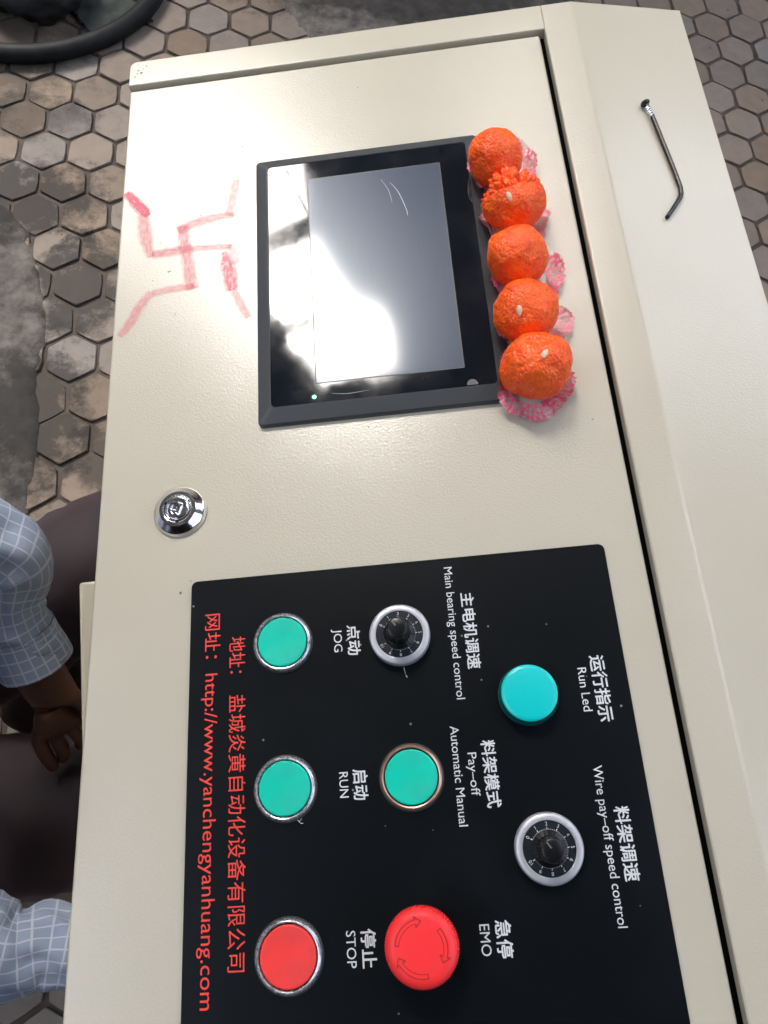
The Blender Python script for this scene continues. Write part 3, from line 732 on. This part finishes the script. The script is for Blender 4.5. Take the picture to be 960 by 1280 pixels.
def wrapper_material(print_amt):
    m, n, l, b = nodes('printed_paper_case')
    tc = n.new('ShaderNodeTexCoord'); uvn = tc.outputs['UV']
    vo = n.new('ShaderNodeTexVoronoi'); vo.feature = 'DISTANCE_TO_EDGE'; vo.inputs['Scale'].default_value = 1.0
    mp = n.new('ShaderNodeMapping'); mp.inputs['Scale'].default_value = (24, 4.0, 1); l.new(uvn, mp.inputs[0]); l.new(mp.outputs[0], vo.inputs[0])
    lt = n.new('ShaderNodeMapRange'); lt.inputs[1].default_value = .16; lt.inputs[2].default_value = .06; l.new(vo.outputs['Distance'], lt.inputs[0])
    nz = n.new('ShaderNodeTexNoise'); nz.inputs['Scale'].default_value = 150; l.new(tc.outputs['Object'], nz.inputs[0])
    mu = n.new('ShaderNodeMath'); mu.operation = 'MULTIPLY'; l.new(lt.outputs[0], mu.inputs[0]); mu.inputs[1].default_value = print_amt
    mx = n.new('ShaderNodeMix'); mx.data_type = 'RGBA'; mx.inputs[6].default_value = (.80, .62, .60, 1); mx.inputs[7].default_value = (.80, .10, .22, 1); l.new(mu.outputs[0], mx.inputs[0])
    l.new(mx.outputs[2], b.inputs['Base Color']); b.inputs['Roughness'].default_value = .5
    al = n.new('ShaderNodeMapRange'); al.inputs[3].default_value = .50; al.inputs[4].default_value = .9; l.new(lt.outputs[0], al.inputs[0]); l.new(al.outputs[0], b.inputs['Alpha'])
    return m
WRAP = wrapper_material(1.0); WRAP2 = wrapper_material(.75)
def laddu(u_, v_, n_, r, seed, label, seedpos=None, squash=(1, .95, .93), crumble=False, wrap=(.006, 0, .0275), lift=None, notch=None):
    M = PM @ T(u_, v_, 0)
    t = thing('laddu', label, 'sweet', M, 'orange sweets in a row beside the touch screen')
    bm = bmesh.new(); bmesh.ops.create_icosphere(bm, subdivisions=6, radius=1)
    for v in bm.verts:
        d = v.co.normalized(); q = d * 1.0
        big = noise.noise(q * 1.3 + Vector((seed, 0, 0))) * .09 + noise.noise(q * 3.1 + Vector((0, seed, 0))) * .035 + noise.noise(q * 6.5 + Vector((0, 0, seed))) * .010
        cell = noise.voronoi(q * 9 + Vector((seed, seed, 0)) + noise.noise_vector(q * 7) * .25)[0]
        gr = (.32 - 1.3 * cell[0] ** 2) * (.016 + .03 * max(0, noise.noise(q * 2.2 + Vector((seed, 9, 4)))))
        rr_ = 1 + big + gr
        if notch:      # a dent or a lip in the sweet
            dd = (d - Vector(notch[0]).normalized()).length
            if dd < notch[1]: rr_ += notch[2] * (math.cos(math.pi * dd / notch[1]) + 1) / 2
        if crumble:
            w_ = max(0, min(1, (d.y * .95 - d.x * .15 + .35 * d.z - .22) / .10))
            c2 = noise.voronoi(q * 3.6 + Vector((3, seed, 1)))[0]; c3 = noise.voronoi(q * 9 + Vector((8, seed, 1)))[0]
            rr_ += w_ * (-.07 + (.36 - 1.6 * c2[0] ** 2) * .40 + (.3 - 1.4 * c3[0] ** 2) * .10)
            # crease between smooth lower mass and crumbled part
            e_ = abs((d.y * .95 - d.x * .15 + .35 * d.z) - .22); rr_ -= .10 * max(0, 1 - e_ / .06)
        v.co = Vector((d.x * rr_ * squash[0] * r, d.y * rr_ * squash[1] * r, max(d.z * rr_ * squash[2], -.86) * r))
    add('sweet_ball', mesh(bm, False), laddu_material(seed), t, M @ T(0, 0, n_), True)
    if seedpos:
        du, dv = seedpos[0] - u_, seedpos[1] - v_
        h = math.sqrt(max(r * r - du * du - dv * dv, 0)) * squash[2] * (1.0 if not crumble else .95)
        bm = bmesh.new(); bmesh.ops.create_uvsphere(bm, u_segments=16, v_segments=10, radius=1)
        for v in bm.verts:
            k = 1 - .35 * max(v.co.x, 0); v.co = Vector((v.co.x * .0034, v.co.y * .0019 * k, v.co.z * .0010))
        nrm = Vector((du, dv, max(h, .001))).normalized(); rot = nrm.to_track_quat('Z', 'Y').to_matrix().to_4x4()
        add('seed', mesh(bm), SEED, t, M @ T(du, dv, n_ + h + .0002) @ rot @ Matrix.Rotation(R(seedpos[2]), 4, 'Z'), True)
    # pleated paper case, flattened out under the sweet
    wu, wv, wr = wrap
    bm = bmesh.new(); uvl = bm.loops.layers.uv.new('UVMap'); seg = 168; rows = 7; ring = []
    rr = random.Random(seed)
    for j in range(rows):
        f = j / (rows - 1); rg = []
        for i in range(seg):
            a = 2 * math.pi * i / seg
            lf = 0
            if lift:
                dlt = (math.degrees(a) - lift[0] + 180) % 360 - 180
                lf = max(0, 1 - abs(dlt) / lift[1])
            ro = wr * (1 + .035 * rr.uniform(-1, 1) + .2 * noise.noise(Vector((math.cos(a) * 1.6, math.sin(a) * 1.6, seed))))
            ri = .013
            rad = ri + (ro - ri) * f
            ple = math.cos(i * 2 * math.pi / 4 + 2.5 * noise.noise(Vector((a * 5, seed, 0)))) * (.6 + .8 * noise.noise(Vector((a * 3, 4, seed))))   # pleats
            z = .0004 + f * (.0010 + .0009 * ple) + f * f * .0032 * (1 + noise.noise(Vector((math.cos(a) * 2.5, math.sin(a) * 2.5, seed + 5))) * 1.8) + f * .0016 * noise.noise(Vector((x_ := wr * f * 180 * math.cos(a), wr * f * 180 * math.sin(a), seed)))
            if lf > 0:
                lf = lf * lf * (3 - 2 * lf)
                z = z * (1 - lf) + lf * (.001 + .017 * f ** 1.5); rad = rad * (1 - lf * .12 * f)
            rad += f * .0004 * ple
            x, y = wu + rad * math.cos(a), wv + rad * math.sin(a)
            # where the case laps over the screen frame it rides on top of it
            au = u_ + x
            if au < .0585: z = max(z, .0048 + f * .0008 * (1 + ple) + (.0022 if au < .052 else 0))
            rg.append(bm.verts.new((x, y, max(z, .0003))))
        ring.append(rg)
    for j in range(rows - 1):
        for i in range(seg):
            f = bm.faces.new((ring[j][i], ring[j][(i + 1) % seg], ring[j + 1][(i + 1) % seg], ring[j + 1][i]))
            for lp, q in zip(f.loops, ((i, j), (i + 1, j), (i + 1, j + 1), (i, j + 1))): lp[uvl].uv = (q[0] / seg, q[1] / (rows - 1))
    add('paper_case', mesh(bm), WRAP if seed % 2 else WRAP2, t, M, True)
G = 'sweets'
laddu(.0664, .4255, .0200, .0200, 1, 'smooth orange laddu at the far end of the row, level with the screen\'s top corner', None, (.97, .95, .95), wrap=(.0075, .0055, .0250), notch=((1, .2, .5), .7, -.07))
laddu(.0742, .3845, .0205, .0215, 2, 'crumbling orange laddu with a broken top and a pale seed', (.0692, .3737, -50), (1.0, 1.0, .92), crumble=True, wrap=(.000, -.006, .0250), lift=(200, 60))
laddu(.0709, .3385, .0200, .0208, 3, 'smooth orange laddu without a seed, middle of the row of five', None, (.98, .93, .95), wrap=(.0075, -.004, .0255))
laddu(.0703, .2945, .0200, .0213, 4, 'round grainy orange laddu with a seed left of its centre', (.0640, .2838, -68), (.98, .95, .93), wrap=(.0055, .002, .0250))
laddu(.0716, .2535, .0200, .0226, 5, 'largest orange laddu, nearest the black button plate, with a dented top and seed', (.0745, .2490, 24), (1.0, .92, .9), wrap=(-.0015, -.003, .0265), lift=(165, 55), notch=((.05, .35, .95), .42, -.13))

# ------------------------------------------------------------------ bent nail lying on the right-hand facet
FU = U * c13 - N * s13; FN = N * c13 + U * s13; FO = P(.1475, 0, .003)
FM = Matrix(((FU.x, 0, FN.x, FO.x), (FU.y, 1, FN.y, FO.y), (FU.z, 0, FN.z, FO.z), (0, 0, 0, 1)))
NM = mk('dark_nail_steel', (.055, .055, .055), .38, .9, var=(500, (.11, .10, .09), .45, .7), bump=(800, .3, .0003))
NW = FM @ T(.042, .43, 0)
nail = thing('bent_nail', 'long dark bent nail lying on the beige facet of the cabinet', 'nail', NW)
NP = [(.0395, .4815, .0032), (.0425, .470, .0028), (.0480, .430, .0019), (.0505, .4065, .0017), (.0505, .400, .0017), (.0480, .3925, .0017), (.0345, .3745, .0017)]
bm = tube(NP, [.0017] * 5 + [.0016, .0015], 14, 5)
bm.transform(T(-.042, -.43, 0))
add('shank', mesh(bm), NM, nail, NW, True)
p0 = Vector(NP[0]) - Vector((.042, .43, 0)); dr = (Vector(NP[0]) - Vector(NP[1])).normalized()
hm = T(*p0) @ dr.to_track_quat('Z', 'Y').to_matrix().to_4x4()
bm = lathe([(.0017, -.0012), (.0034, .0000), (.0035, .0010), (.0030, .0016), (.0010, .0018)], 24)
add('head', mesh(bm), NM, nail, NW @ hm, True)
bm = bmesh.new()
for k in range(5):
    lathe([(.00174, -.003 - k * .0019), (.0019, -.0036 - k * .0019), (.0019, -.0040 - k * .0019), (.00174, -.0045 - k * .0019)], 14, bm=bm)
add('grip_marks', mesh(bm), CHROME, nail, NW @ hm, False)

# ------------------------------------------------------------------ hose and sack on the pavers, top left
RUB = mk('black_rubber', (.004, .0045, .005), .6, spec=.25, var=(30, (.009, .010, .011), .4, .7))
hw = T(-.64, 2.14, 0)
hose = thing('rubber_hose', 'thick black rubber hose looped on the hexagonal pavers', 'hose', hw)
pts = []
for k in range(0, 25):
    a = R(-230 + k * 14.5); pts.append((.345 * math.cos(a) * (1 + .01 * math.sin(k)), .345 * math.sin(a), .024 + .06 * max(0, (k - 20) / 4) ** 2))
bm = tube(pts, [.0225] * len(pts), 18, 3)
add('hose_pipe', mesh(bm), RUB, hose, hw, True)
bag = thing('dark_sack', 'limp black sack slumped inside the hose loop', 'sack', T(-.60, 2.02, 0))
bm = bmesh.new(); bmesh.ops.create_icosphere(bm, subdivisions=5, radius=1)
for v in bm.verts:
    d = v.co.copy(); k = 1 + .25 * noise.noise(d * 1.8) + .10 * noise.noise(d * 5)
    v.co = Vector((d.x * .135 * k, d.y * .115 * k, max(d.z * .09 * k, -.07) + .07))
add('sack_body', mesh(bm), mk('black_sackcloth', (.010, .010, .011), .8, bump=(200, .4, .002)), bag, T(-.60, 2.02, 0), True)
rag = bmesh.new()
for j in range(13):
    for i in range(13):
        x, y = i / 12 - .5, j / 12 - .5
        rag.verts.new((x * .17 + .01 * noise.noise(Vector((y * 3, 1, 0))), y * .18 + .02 * x, .006 + .022 * abs(noise.noise(Vector((x * 4, y * 4, 2)))) + .012 * noise.noise(Vector((x * 9, y * 9, 7)))))
rag.verts.ensure_lookup_table()
for j in range(12):
    for i in range(12):
        rag.faces.new([rag.verts[j * 13 + i], rag.verts[j * 13 + i + 1], rag.verts[(j + 1) * 13 + i + 1], rag.verts[(j + 1) * 13 + i]])
bmesh.ops.solidify(rag, geom=rag.faces[:], thickness=.002)
tag(add('rag', mesh(rag), mk('grey_green_cloth', (.055, .066, .062), .9, var=(25, (.10, .11, .10), .4, .7)), None, T(-.425, 1.985, 0) @ Matrix.Rotation(R(35), 4, 'Z'), True), 'crumpled grey-green rag lying between hose and pavers', 'rag')

# ------------------------------------------------------------------ person squatting at the cabinet front
SKIN = mk('dark_brown_skin', (.105, .038, .020), .45, ss=.1, var=(30, (.14, .055, .028), .4, .7), bump=(350, .25, .0008))
def check_material():
    m, n, l, b = nodes('blue_checked_cotton')
    uvn = n.new('ShaderNodeTexCoord'); mp = n.new('ShaderNodeMapping'); l.new(uvn.outputs['UV'], mp.inputs[0]); mp.inputs['Scale'].default_value = (1 / .0135, 1 / .0135, 1)
    sep = n.new('ShaderNodeSeparateXYZ'); l.new(mp.outputs[0], sep.inputs[0])
    outs = []
    for k in (0, 1):
        fr = n.new('ShaderNodeMath'); fr.operation = 'FRACT'; l.new(sep.outputs[k], fr.inputs[0])
        s = n.new('ShaderNodeMath'); s.operation = 'SUBTRACT'; l.new(fr.outputs[0], s.inputs[0]); s.inputs[1].default_value = .5
        ab = n.new('ShaderNodeMath'); ab.operation = 'ABSOLUTE'; l.new(s.outputs[0], ab.inputs[0])
        mr = n.new('ShaderNodeMapRange'); mr.inputs[1].default_value = .085; mr.inputs[2].default_value = .04; l.new(ab.outputs[0], mr.inputs[0]); outs.append(mr.outputs[0])
    mxm = n.new('ShaderNodeMath'); mxm.operation = 'MAXIMUM'; l.new(outs[0], mxm.inputs[0]); l.new(outs[1], mxm.inputs[1])
    nz = n.new('ShaderNodeTexNoise'); nz.inputs['Scale'].default_value = 12; nz.inputs['Detail'].default_value = 5; l.new(uvn.outputs['Object'], nz.inputs[0])
    c1 = n.new('ShaderNodeMix'); c1.data_type = 'RGBA'; c1.inputs[6].default_value = (.27, .35, .50, 1); c1.inputs[7].default_value = (.34, .40, .52, 1); l.new(nz.outputs[0], c1.inputs[0])
    c2 = n.new('ShaderNodeMix'); c2.data_type = 'RGBA'; l.new(mxm.outputs[0], c2.inputs[0]); l.new(c1.outputs[2], c2.inputs[6]); c2.inputs[7].default_value = (.55, .60, .70, 1)
    l.new(c2.outputs[2], b.inputs['Base Color']); b.inputs['Roughness'].default_value = .85
    wv = n.new('ShaderNodeTexNoise'); wv.inputs['Scale'].default_value = 900; l.new(uvn.outputs['Object'], wv.inputs[0])
    bp = n.new('ShaderNodeBump'); bp.inputs['Strength'].default_value = .3; bp.inputs['Distance'].default_value = .0005; l.new(wv.outputs[0], bp.inputs['Height']); l.new(bp.outputs[0], b.inputs['Normal'])
    return m
SHIRT = check_material()
TROUS = mk('plum_grey_trouser_cloth', (.022, .011, .014), .75, var=(14, (.012, .008, .010), .35, .7), bump=(600, .3, .0006))
TROUS.node_tree.nodes['Principled BSDF'].inputs['Sheen Weight'].default_value = .25; TROUS.node_tree.nodes['Principled BSDF'].inputs['Sheen Tint'].default_value = (.7, .42, .5, 1)
per = thing('person', 'person in checked blue shirt and dark trousers squatting beside the cabinet', 'person', T(-.5, .1, 0))
J = {}; edges = []
def jv(k, co, r): J[k] = (Vector(co), r)
jv('pelvis', (-.66, .10, .27), (.10, .10)); jv('belly', (-.62, .08, .46), (.10, .12)); jv('chest', (-.55, .04, .74), (.11, .14)); jv('neckb', (-.50, .03, .96), (.065, .07)); jv('neck', (-.46, .03, 1.05), (.05, .05)); jv('skull', (-.41, .03, 1.15), (.078, .085)); jv('crown', (-.40, .03, 1.23), (.06, .065)); jv('nose', (-.325, .03, 1.14), (.012, .014)); jv('chin', (-.355, .03, 1.085), (.035, .032))
jv('earl', (-.415, .118, 1.15), (.012, .018)); jv('earr', (-.415, -.058, 1.15), (.012, .018))
for s, sy, (e, w_) in (('l', 1, ((-.365, .312, .72), (-.284, .176, .520))), ('r', -1, ((-.42, -.085, .575), (-.205, -.110, .50)))):
    jv('sh' + s, (-.52, .03 + sy * .17, .93), (.055, .055)); jv('el' + s, e, (.026, .026)); jv('fa' + s, (-.303, .245, .590) if s == 'l' else (-.305, -.102, .526), (.026, .028)); jv('wr' + s, w_, (.027, .034))
    jv('hip' + s, (-.64, .10 + sy * .09, .30), (.08, .08)); jv('kn' + s, (-.235, .335, .43) if s == 'l' else (-.24, .035, .315), (.052, .052)); jv('an' + s, (-.41, .21, .08) if s == 'l' else (-.42, .0, .08), (.035, .035)); jv('to' + s, (-.27, .21, .04) if s == 'l' else (-.27, -.01, .04), (.032, .04))
edges += [('pelvis', 'belly'), ('belly', 'chest'), ('chest', 'neckb'), ('neckb', 'neck'), ('neck', 'skull'), ('skull', 'crown'), ('skull', 'nose'), ('skull', 'chin'), ('skull', 'earl'), ('skull', 'earr')]
for s in 'lr': edges += [('chest', 'sh' + s), ('sh' + s, 'el' + s), ('el' + s, 'fa' + s), ('fa' + s, 'wr' + s), ('pelvis', 'hip' + s), ('hip' + s, 'kn' + s), ('kn' + s, 'an' + s), ('an' + s, 'to' + s)]
# left hand hanging with the index finger pointing down, the others curled
jv('hl0', (-.279, .157, .503), (.020, .036)); jv('hl1', (-.277, .136, .482), (.017, .038))
edges += [('wrl', 'hl0'), ('hl0', 'hl1')]
def finger(k, root, *pts):
    prev = root
    for i, (co, r) in enumerate(pts):
        jv(f'{k}{i}', co, (r, r)); edges.append((prev, f'{k}{i}')); prev = f'{k}{i}'
finger('fi', 'hl1', ((-.297, .110, .460), .0100), ((-.292, .091, .440), .0090), ((-.283, .076, .425), .0076))
finger('fm', 'hl1', ((-.280, .113, .455), .0100), ((-.273, .097, .436), .0090), ((-.277, .085, .422), .0076))
finger('fr', 'hl1', ((-.262, .122, .458), .0095), ((-.251, .108, .442), .0086), ((-.258, .103, .423), .0074))
finger('fp', 'hl1', ((-.247, .130, .463), .0086), ((-.234, .119, .450), .0078), ((-.240, .112, .434), .0068))
finger('th', 'hl0', ((-.252, .153, .490), .0110), ((-.240, .140, .475), .0098), ((-.238, .126, .464), .0084))
jv('hr0', (-.185, -.112, .50), (.018, .032)); jv('hr1', (-.165, -.128, .485), (.015, .034)); edges += [('wrr', 'hr0'), ('hr0', 'hr1')]
for q, yy in enumerate((-.105, -.120, -.136, -.150)):
    finger('r' + 'abcd'[q], 'hr1', ((-.150, yy, .470), .0098), ((-.146, yy, .447), .0088), ((-.155, yy, .432), .0075))
finger('rt', 'hr0', ((-.178, -.095, .485), .011), ((-.168, -.088, .465), .0095))
names = list(J)
me = bpy.data.meshes.new('body'); me.from_pydata([J[k][0] for k in names], [(names.index(a), names.index(b)) for a, b in edges], [])
tmp = bpy.data.objects.new('tmp_body', me); COL.objects.link(tmp)
mod = tmp.modifiers.new('skin', 'SKIN'); mod.use_smooth_shade = True; mod.branch_smoothing = .4
for i, k in enumerate(names):
    sv = me.skin_vertices[0].data[i]; sv.radius = J[k][1]; sv.use_root = (k == 'pelvis')
sb = tmp.modifiers.new('sub', 'SUBSURF'); sb.levels = 2; sb.render_levels = 2
dg = bpy.context.evaluated_depsgraph_get(); dg.update()
bme = bpy.data.meshes.new_from_object(tmp.evaluated_get(dg)); bpy.data.objects.remove(tmp)
bme.materials.clear(); bme.materials.append(SKIN)
add('body', bme, SKIN, per, None, True)
def fold(seed, amp):
    return lambda L, a: amp * (.55 - 1.6 * abs(noise.noise(Vector((L * 13 + math.cos(a + seed), math.cos(a) * .8, seed + math.sin(a) * .8)))) + .7 * noise.noise(Vector((L * 26, math.cos(a) * 1.3, seed + math.sin(a) * 1.3))) + .6 * noise.noise(Vector((L * 60, math.cos(a) * 2.2, seed + math.sin(a) * 2.2))))
sl = add('sleeve', mesh(tube([J['shl'][0] + Vector((-.05, -.05, 0)), J['shl'][0], (-.45, .27, .84), (-.372, .315, .725), (-.336, .298, .670), (-.297, .279, .620), (-.303, .245, .590), (-.299, .220, .562), (-.289, .191, .529)],
     [.085, .072, .058, .050, .047, (.044, .046), (.035, .034), (.037, .036), (.040, .039)], 56, 9, fold(2, .15), False)), SHIRT, per, None, True)
sr = add('sleeve', mesh(tube([J['shr'][0] + Vector((-.05, .05, 0)), J['shr'][0], (-.47, -.13, .76), (-.425, -.085, .585), (-.357, -.085, .545), (-.313, -.100, .527), (-.283, -.107, .520), (-.253, -.104, .515), (-.215, -.109, .505)],
     [.085, .072, .066, .066, .056, (.046, .046), (.036, .038), (.036, .036), (.036, .034)], 56, 9, fold(7, .20), False)), SHIRT, per, None, True)
cuff = tube([(-.2985, .2205, .5625), (-.295, .208, .549), (-.2905, .196, .5355), (-.2875, .1875, .5265)], [(.0395, .0385), (.0405, .0400), (.0425, .0415), (.0430, .0420)], 56, 6, lambda L, a: .03 * noise.noise(Vector((L * 20, math.cos(a) * 2, math.sin(a) * 2))), False)
cf = add('cuff', mesh(cuff), SHIRT, sl, None, True)
for s_ in (sl, sr, cf):
    mo = s_.modifiers.new('thick', 'SOLIDIFY'); mo.thickness = .0015
add('shirt', mesh(tube([(-.66, .10, .33), (-.645, .09, .44), (-.60, .06, .62), (-.555, .04, .80), (-.53, .03, .93), (-.50, .03, .985)], [(.15, .15), (.15, .15), (.165, .15), (.18, .14), (.15, .10), (.07, .07)], 48, 6, fold(12, .08), False)), SHIRT, per, None, True)
for s in 'lr':
    kn, an, hp = J['kn' + s][0], J['an' + s][0], J['hip' + s][0]
    q = add('trouser_leg', mesh(tube([hp + Vector((-.05, 0, 0)), hp.lerp(kn, .35), hp.lerp(kn, .75), kn + Vector((.015, 0, .01)), kn.lerp(an, .25), kn.lerp(an, .6), an + Vector((0, 0, .02))],
        [.125, .110, .100, .092, .082, .070, .062], 40, 9, fold(20 + ord(s), .10), True)), TROUS, per, None, True)
add('trouser_seat', mesh(tube([(-.63, .10, .40), (-.67, .10, .33), (-.69, .10, .24), (-.69, .10, .17)], [(.14, .14), (.17, .17), (.16, .15), (.06, .06)], 32, 6, fold(31, .06))), TROUS, per, None, True)
SHOE = mk('black_shoe_leather', (.012, .011, .010), .4)
for s in 'lr':
    an, to = J['an' + s][0], J['to' + s][0]
    add('shoe', mesh(tube([an + Vector((-.06, 0, -.045)), an + Vector((-.02, 0, -.03)), an.lerp(to, .6) + Vector((0, 0, -.018)), to + Vector((.02, 0, -.005)), to + Vector((.05, 0, -.012))], [(.03, .03), (.042, .045), (.045, .04), (.043, .032), (.02, .018)], 20, 5)), SHOE, per, None, True)
HAIR = mk('black_hair', (.010, .008, .007), .55, bump=(300, .8, .004))
bm = bmesh.new(); bmesh.ops.create_icosphere(bm, subdivisions=4, radius=1)
for v in bm.verts:
    d = v.co.copy(); k = 1 + .06 * noise.noise(d * 6); v.co = Vector((d.x * .098 * k, d.y * .092 * k, d.z * .098 * k))
bmesh.ops.delete(bm, geom=[v for v in bm.verts if v.co.x * .75 - v.co.z > .020 or v.co.z < -.055], context='VERTS')
add('hair', mesh(bm), HAIR, per, T(-.425, .03, 1.188), True)
EYE = mk('eye_white', (.7, .66, .6), .2); IRIS = mk('brown_iris', (.03, .012, .006), .2)
for sy in (-1, 1):
    bm = bmesh.new(); bmesh.ops.create_uvsphere(bm, u_segments=16, v_segments=10, radius=.012)
    e_ = add('eye', mesh(bm), EYE, per, T(-.347, .03 + sy * .030, 1.158), True)
    add('iris', mesh(lathe([(.0055, 0), (.003, .0012)], 16)), IRIS, e_, T(-.3358, .03 + sy * .030, 1.156) @ Matrix.Rotation(R(90), 4, 'Y'))

# ------------------------------------------------------------------ shed roof out of view, known from reflections; open bays cut to shape the light
ZR = 4.0
roof = thing('shed_roof', 'dark steel shed roof mirrored in the screen, with further unseen bays added for light', 'roof', T(0, 2, ZR))
STEEL = mk('dark_sheet_steel', (.035, .035, .037), .6, .2)
outer = [(-9, -9), (9, -9), (9, 9), (-9, 9)]
bay1 = [(-1.134, 3.75), (-1.124, 3.427), (-1.082, 3.172), (-0.985, 2.882), (-0.875, 2.667), (-0.739, 2.59), (-0.673, 2.416), (-0.666, 2.158), (-0.927, 2.154), (-1.089, 2.143), (-1.143, 2.349), (-1.27, 2.445), (-1.329, 2.677), (-1.399, 2.752), (-1.9, 2.95), (-2.1, 3.5), (-3.3, 3.8), (-3.4, 5.3), (-2.2, 5.2), (-1.55, 4.5)]
bay3 = [(-5.5, -3.2), (-2.3, -3.0), (-2.3, .55), (-5.5, 1.4)]  # opening enlarged to brighten the near part of the door
bay4 = [(1.8, -3.6), (8.0, -3.8), (8.0, .6), (1.8, -.2)]  # opening added to bring more light from the near right
bay2 = [(.0, 2.1), (.24, 2.1), (.22, 3.9), (.0, 3.9)]
bay6 = [(.85, -.2), (1.55, -.2), (1.6, 1.5), (.85, 1.5)]  # opening added to light the pavers right of the cabinet
bay5 = [(1.85, 1.9), (8.0, 1.5), (8.0, 6.0), (5.0, 4.2), (1.8, 3.8)]  # stretched to the right for more light on the pavers
allp = outer + bay1 + bay2 + bay3 + bay4 + bay5 + bay6
tris = tessellate_polygon([[Vector((x, y, 0)) for x, y in q] for q in (outer, bay1, bay2, bay3, bay4, bay5, bay6)])
bm = bmesh.new(); vs = [bm.verts.new((x, y - 2, 0)) for x, y in allp]
for t in tris: bm.faces.new([vs[i] for i in t])
bmesh.ops.recalc_face_normals(bm, faces=bm.faces)
bmesh.ops.solidify(bm, geom=bm.faces[:], thickness=.05)
add('roof_sheet', mesh(bm), STEEL, roof, T(0, 2, ZR))
def beam(x0, y0, x1, y1, w, z=ZR):
    p, q = Vector((x0, y0, z)), Vector((x1, y1, z)); L = (q - p).length; a = math.atan2(y1 - y0, x1 - x0)
    add('roof_beam', mesh(box_bm(0, L, -w / 2, w / 2, .06, .06 + w)), STEEL, roof, T(x0, y0, z) @ Matrix.Rotation(a, 4, 'Z'))
beam(-4.4, 2.75, -.9, 3.42, .09); beam(-4.0, 2.25, -1.05, 2.70, .05); beam(-4.4, 4.6, -1.1, 5.2, .12)
for x in (-2.6, -1.9, -1.62): beam(x, 2.0, x - .3, 7.4, .03)
for x0, y0, x1, y1 in ((-1.30, 2.70, -1.42, 3.36), (-1.21, 2.72, -1.26, 3.4), (-1.16, 3.42, -1.34, 3.95)): beam(x0, y0, x1, y1, .014)
beam(2.9, 1.6, 3.0, 3.9, .05)

def wall(x0, x1, y0, y1, label):  # unseen walls, added to keep sky light from coming in sideways
    o = add('light_blocker_wall', mesh(box_bm(x0, x1, y0, y1, -.05, ZR - .01)), STEEL); tag(o, label, 'wall')
wall(-8.9, 8.9, -8.9, -8.7, 'unseen dark wall added across the near end to block side light')
wall(-8.9, -8.7, -8.6, 8.9, 'unseen dark wall added on the left to block side light')
wall(8.7, 8.9, -8.6, 8.9, 'unseen dark wall added on the right to block side light')
wall(-8.6, 8.6, 8.6, 8.8, 'unseen dark wall added across the far end to block low light')
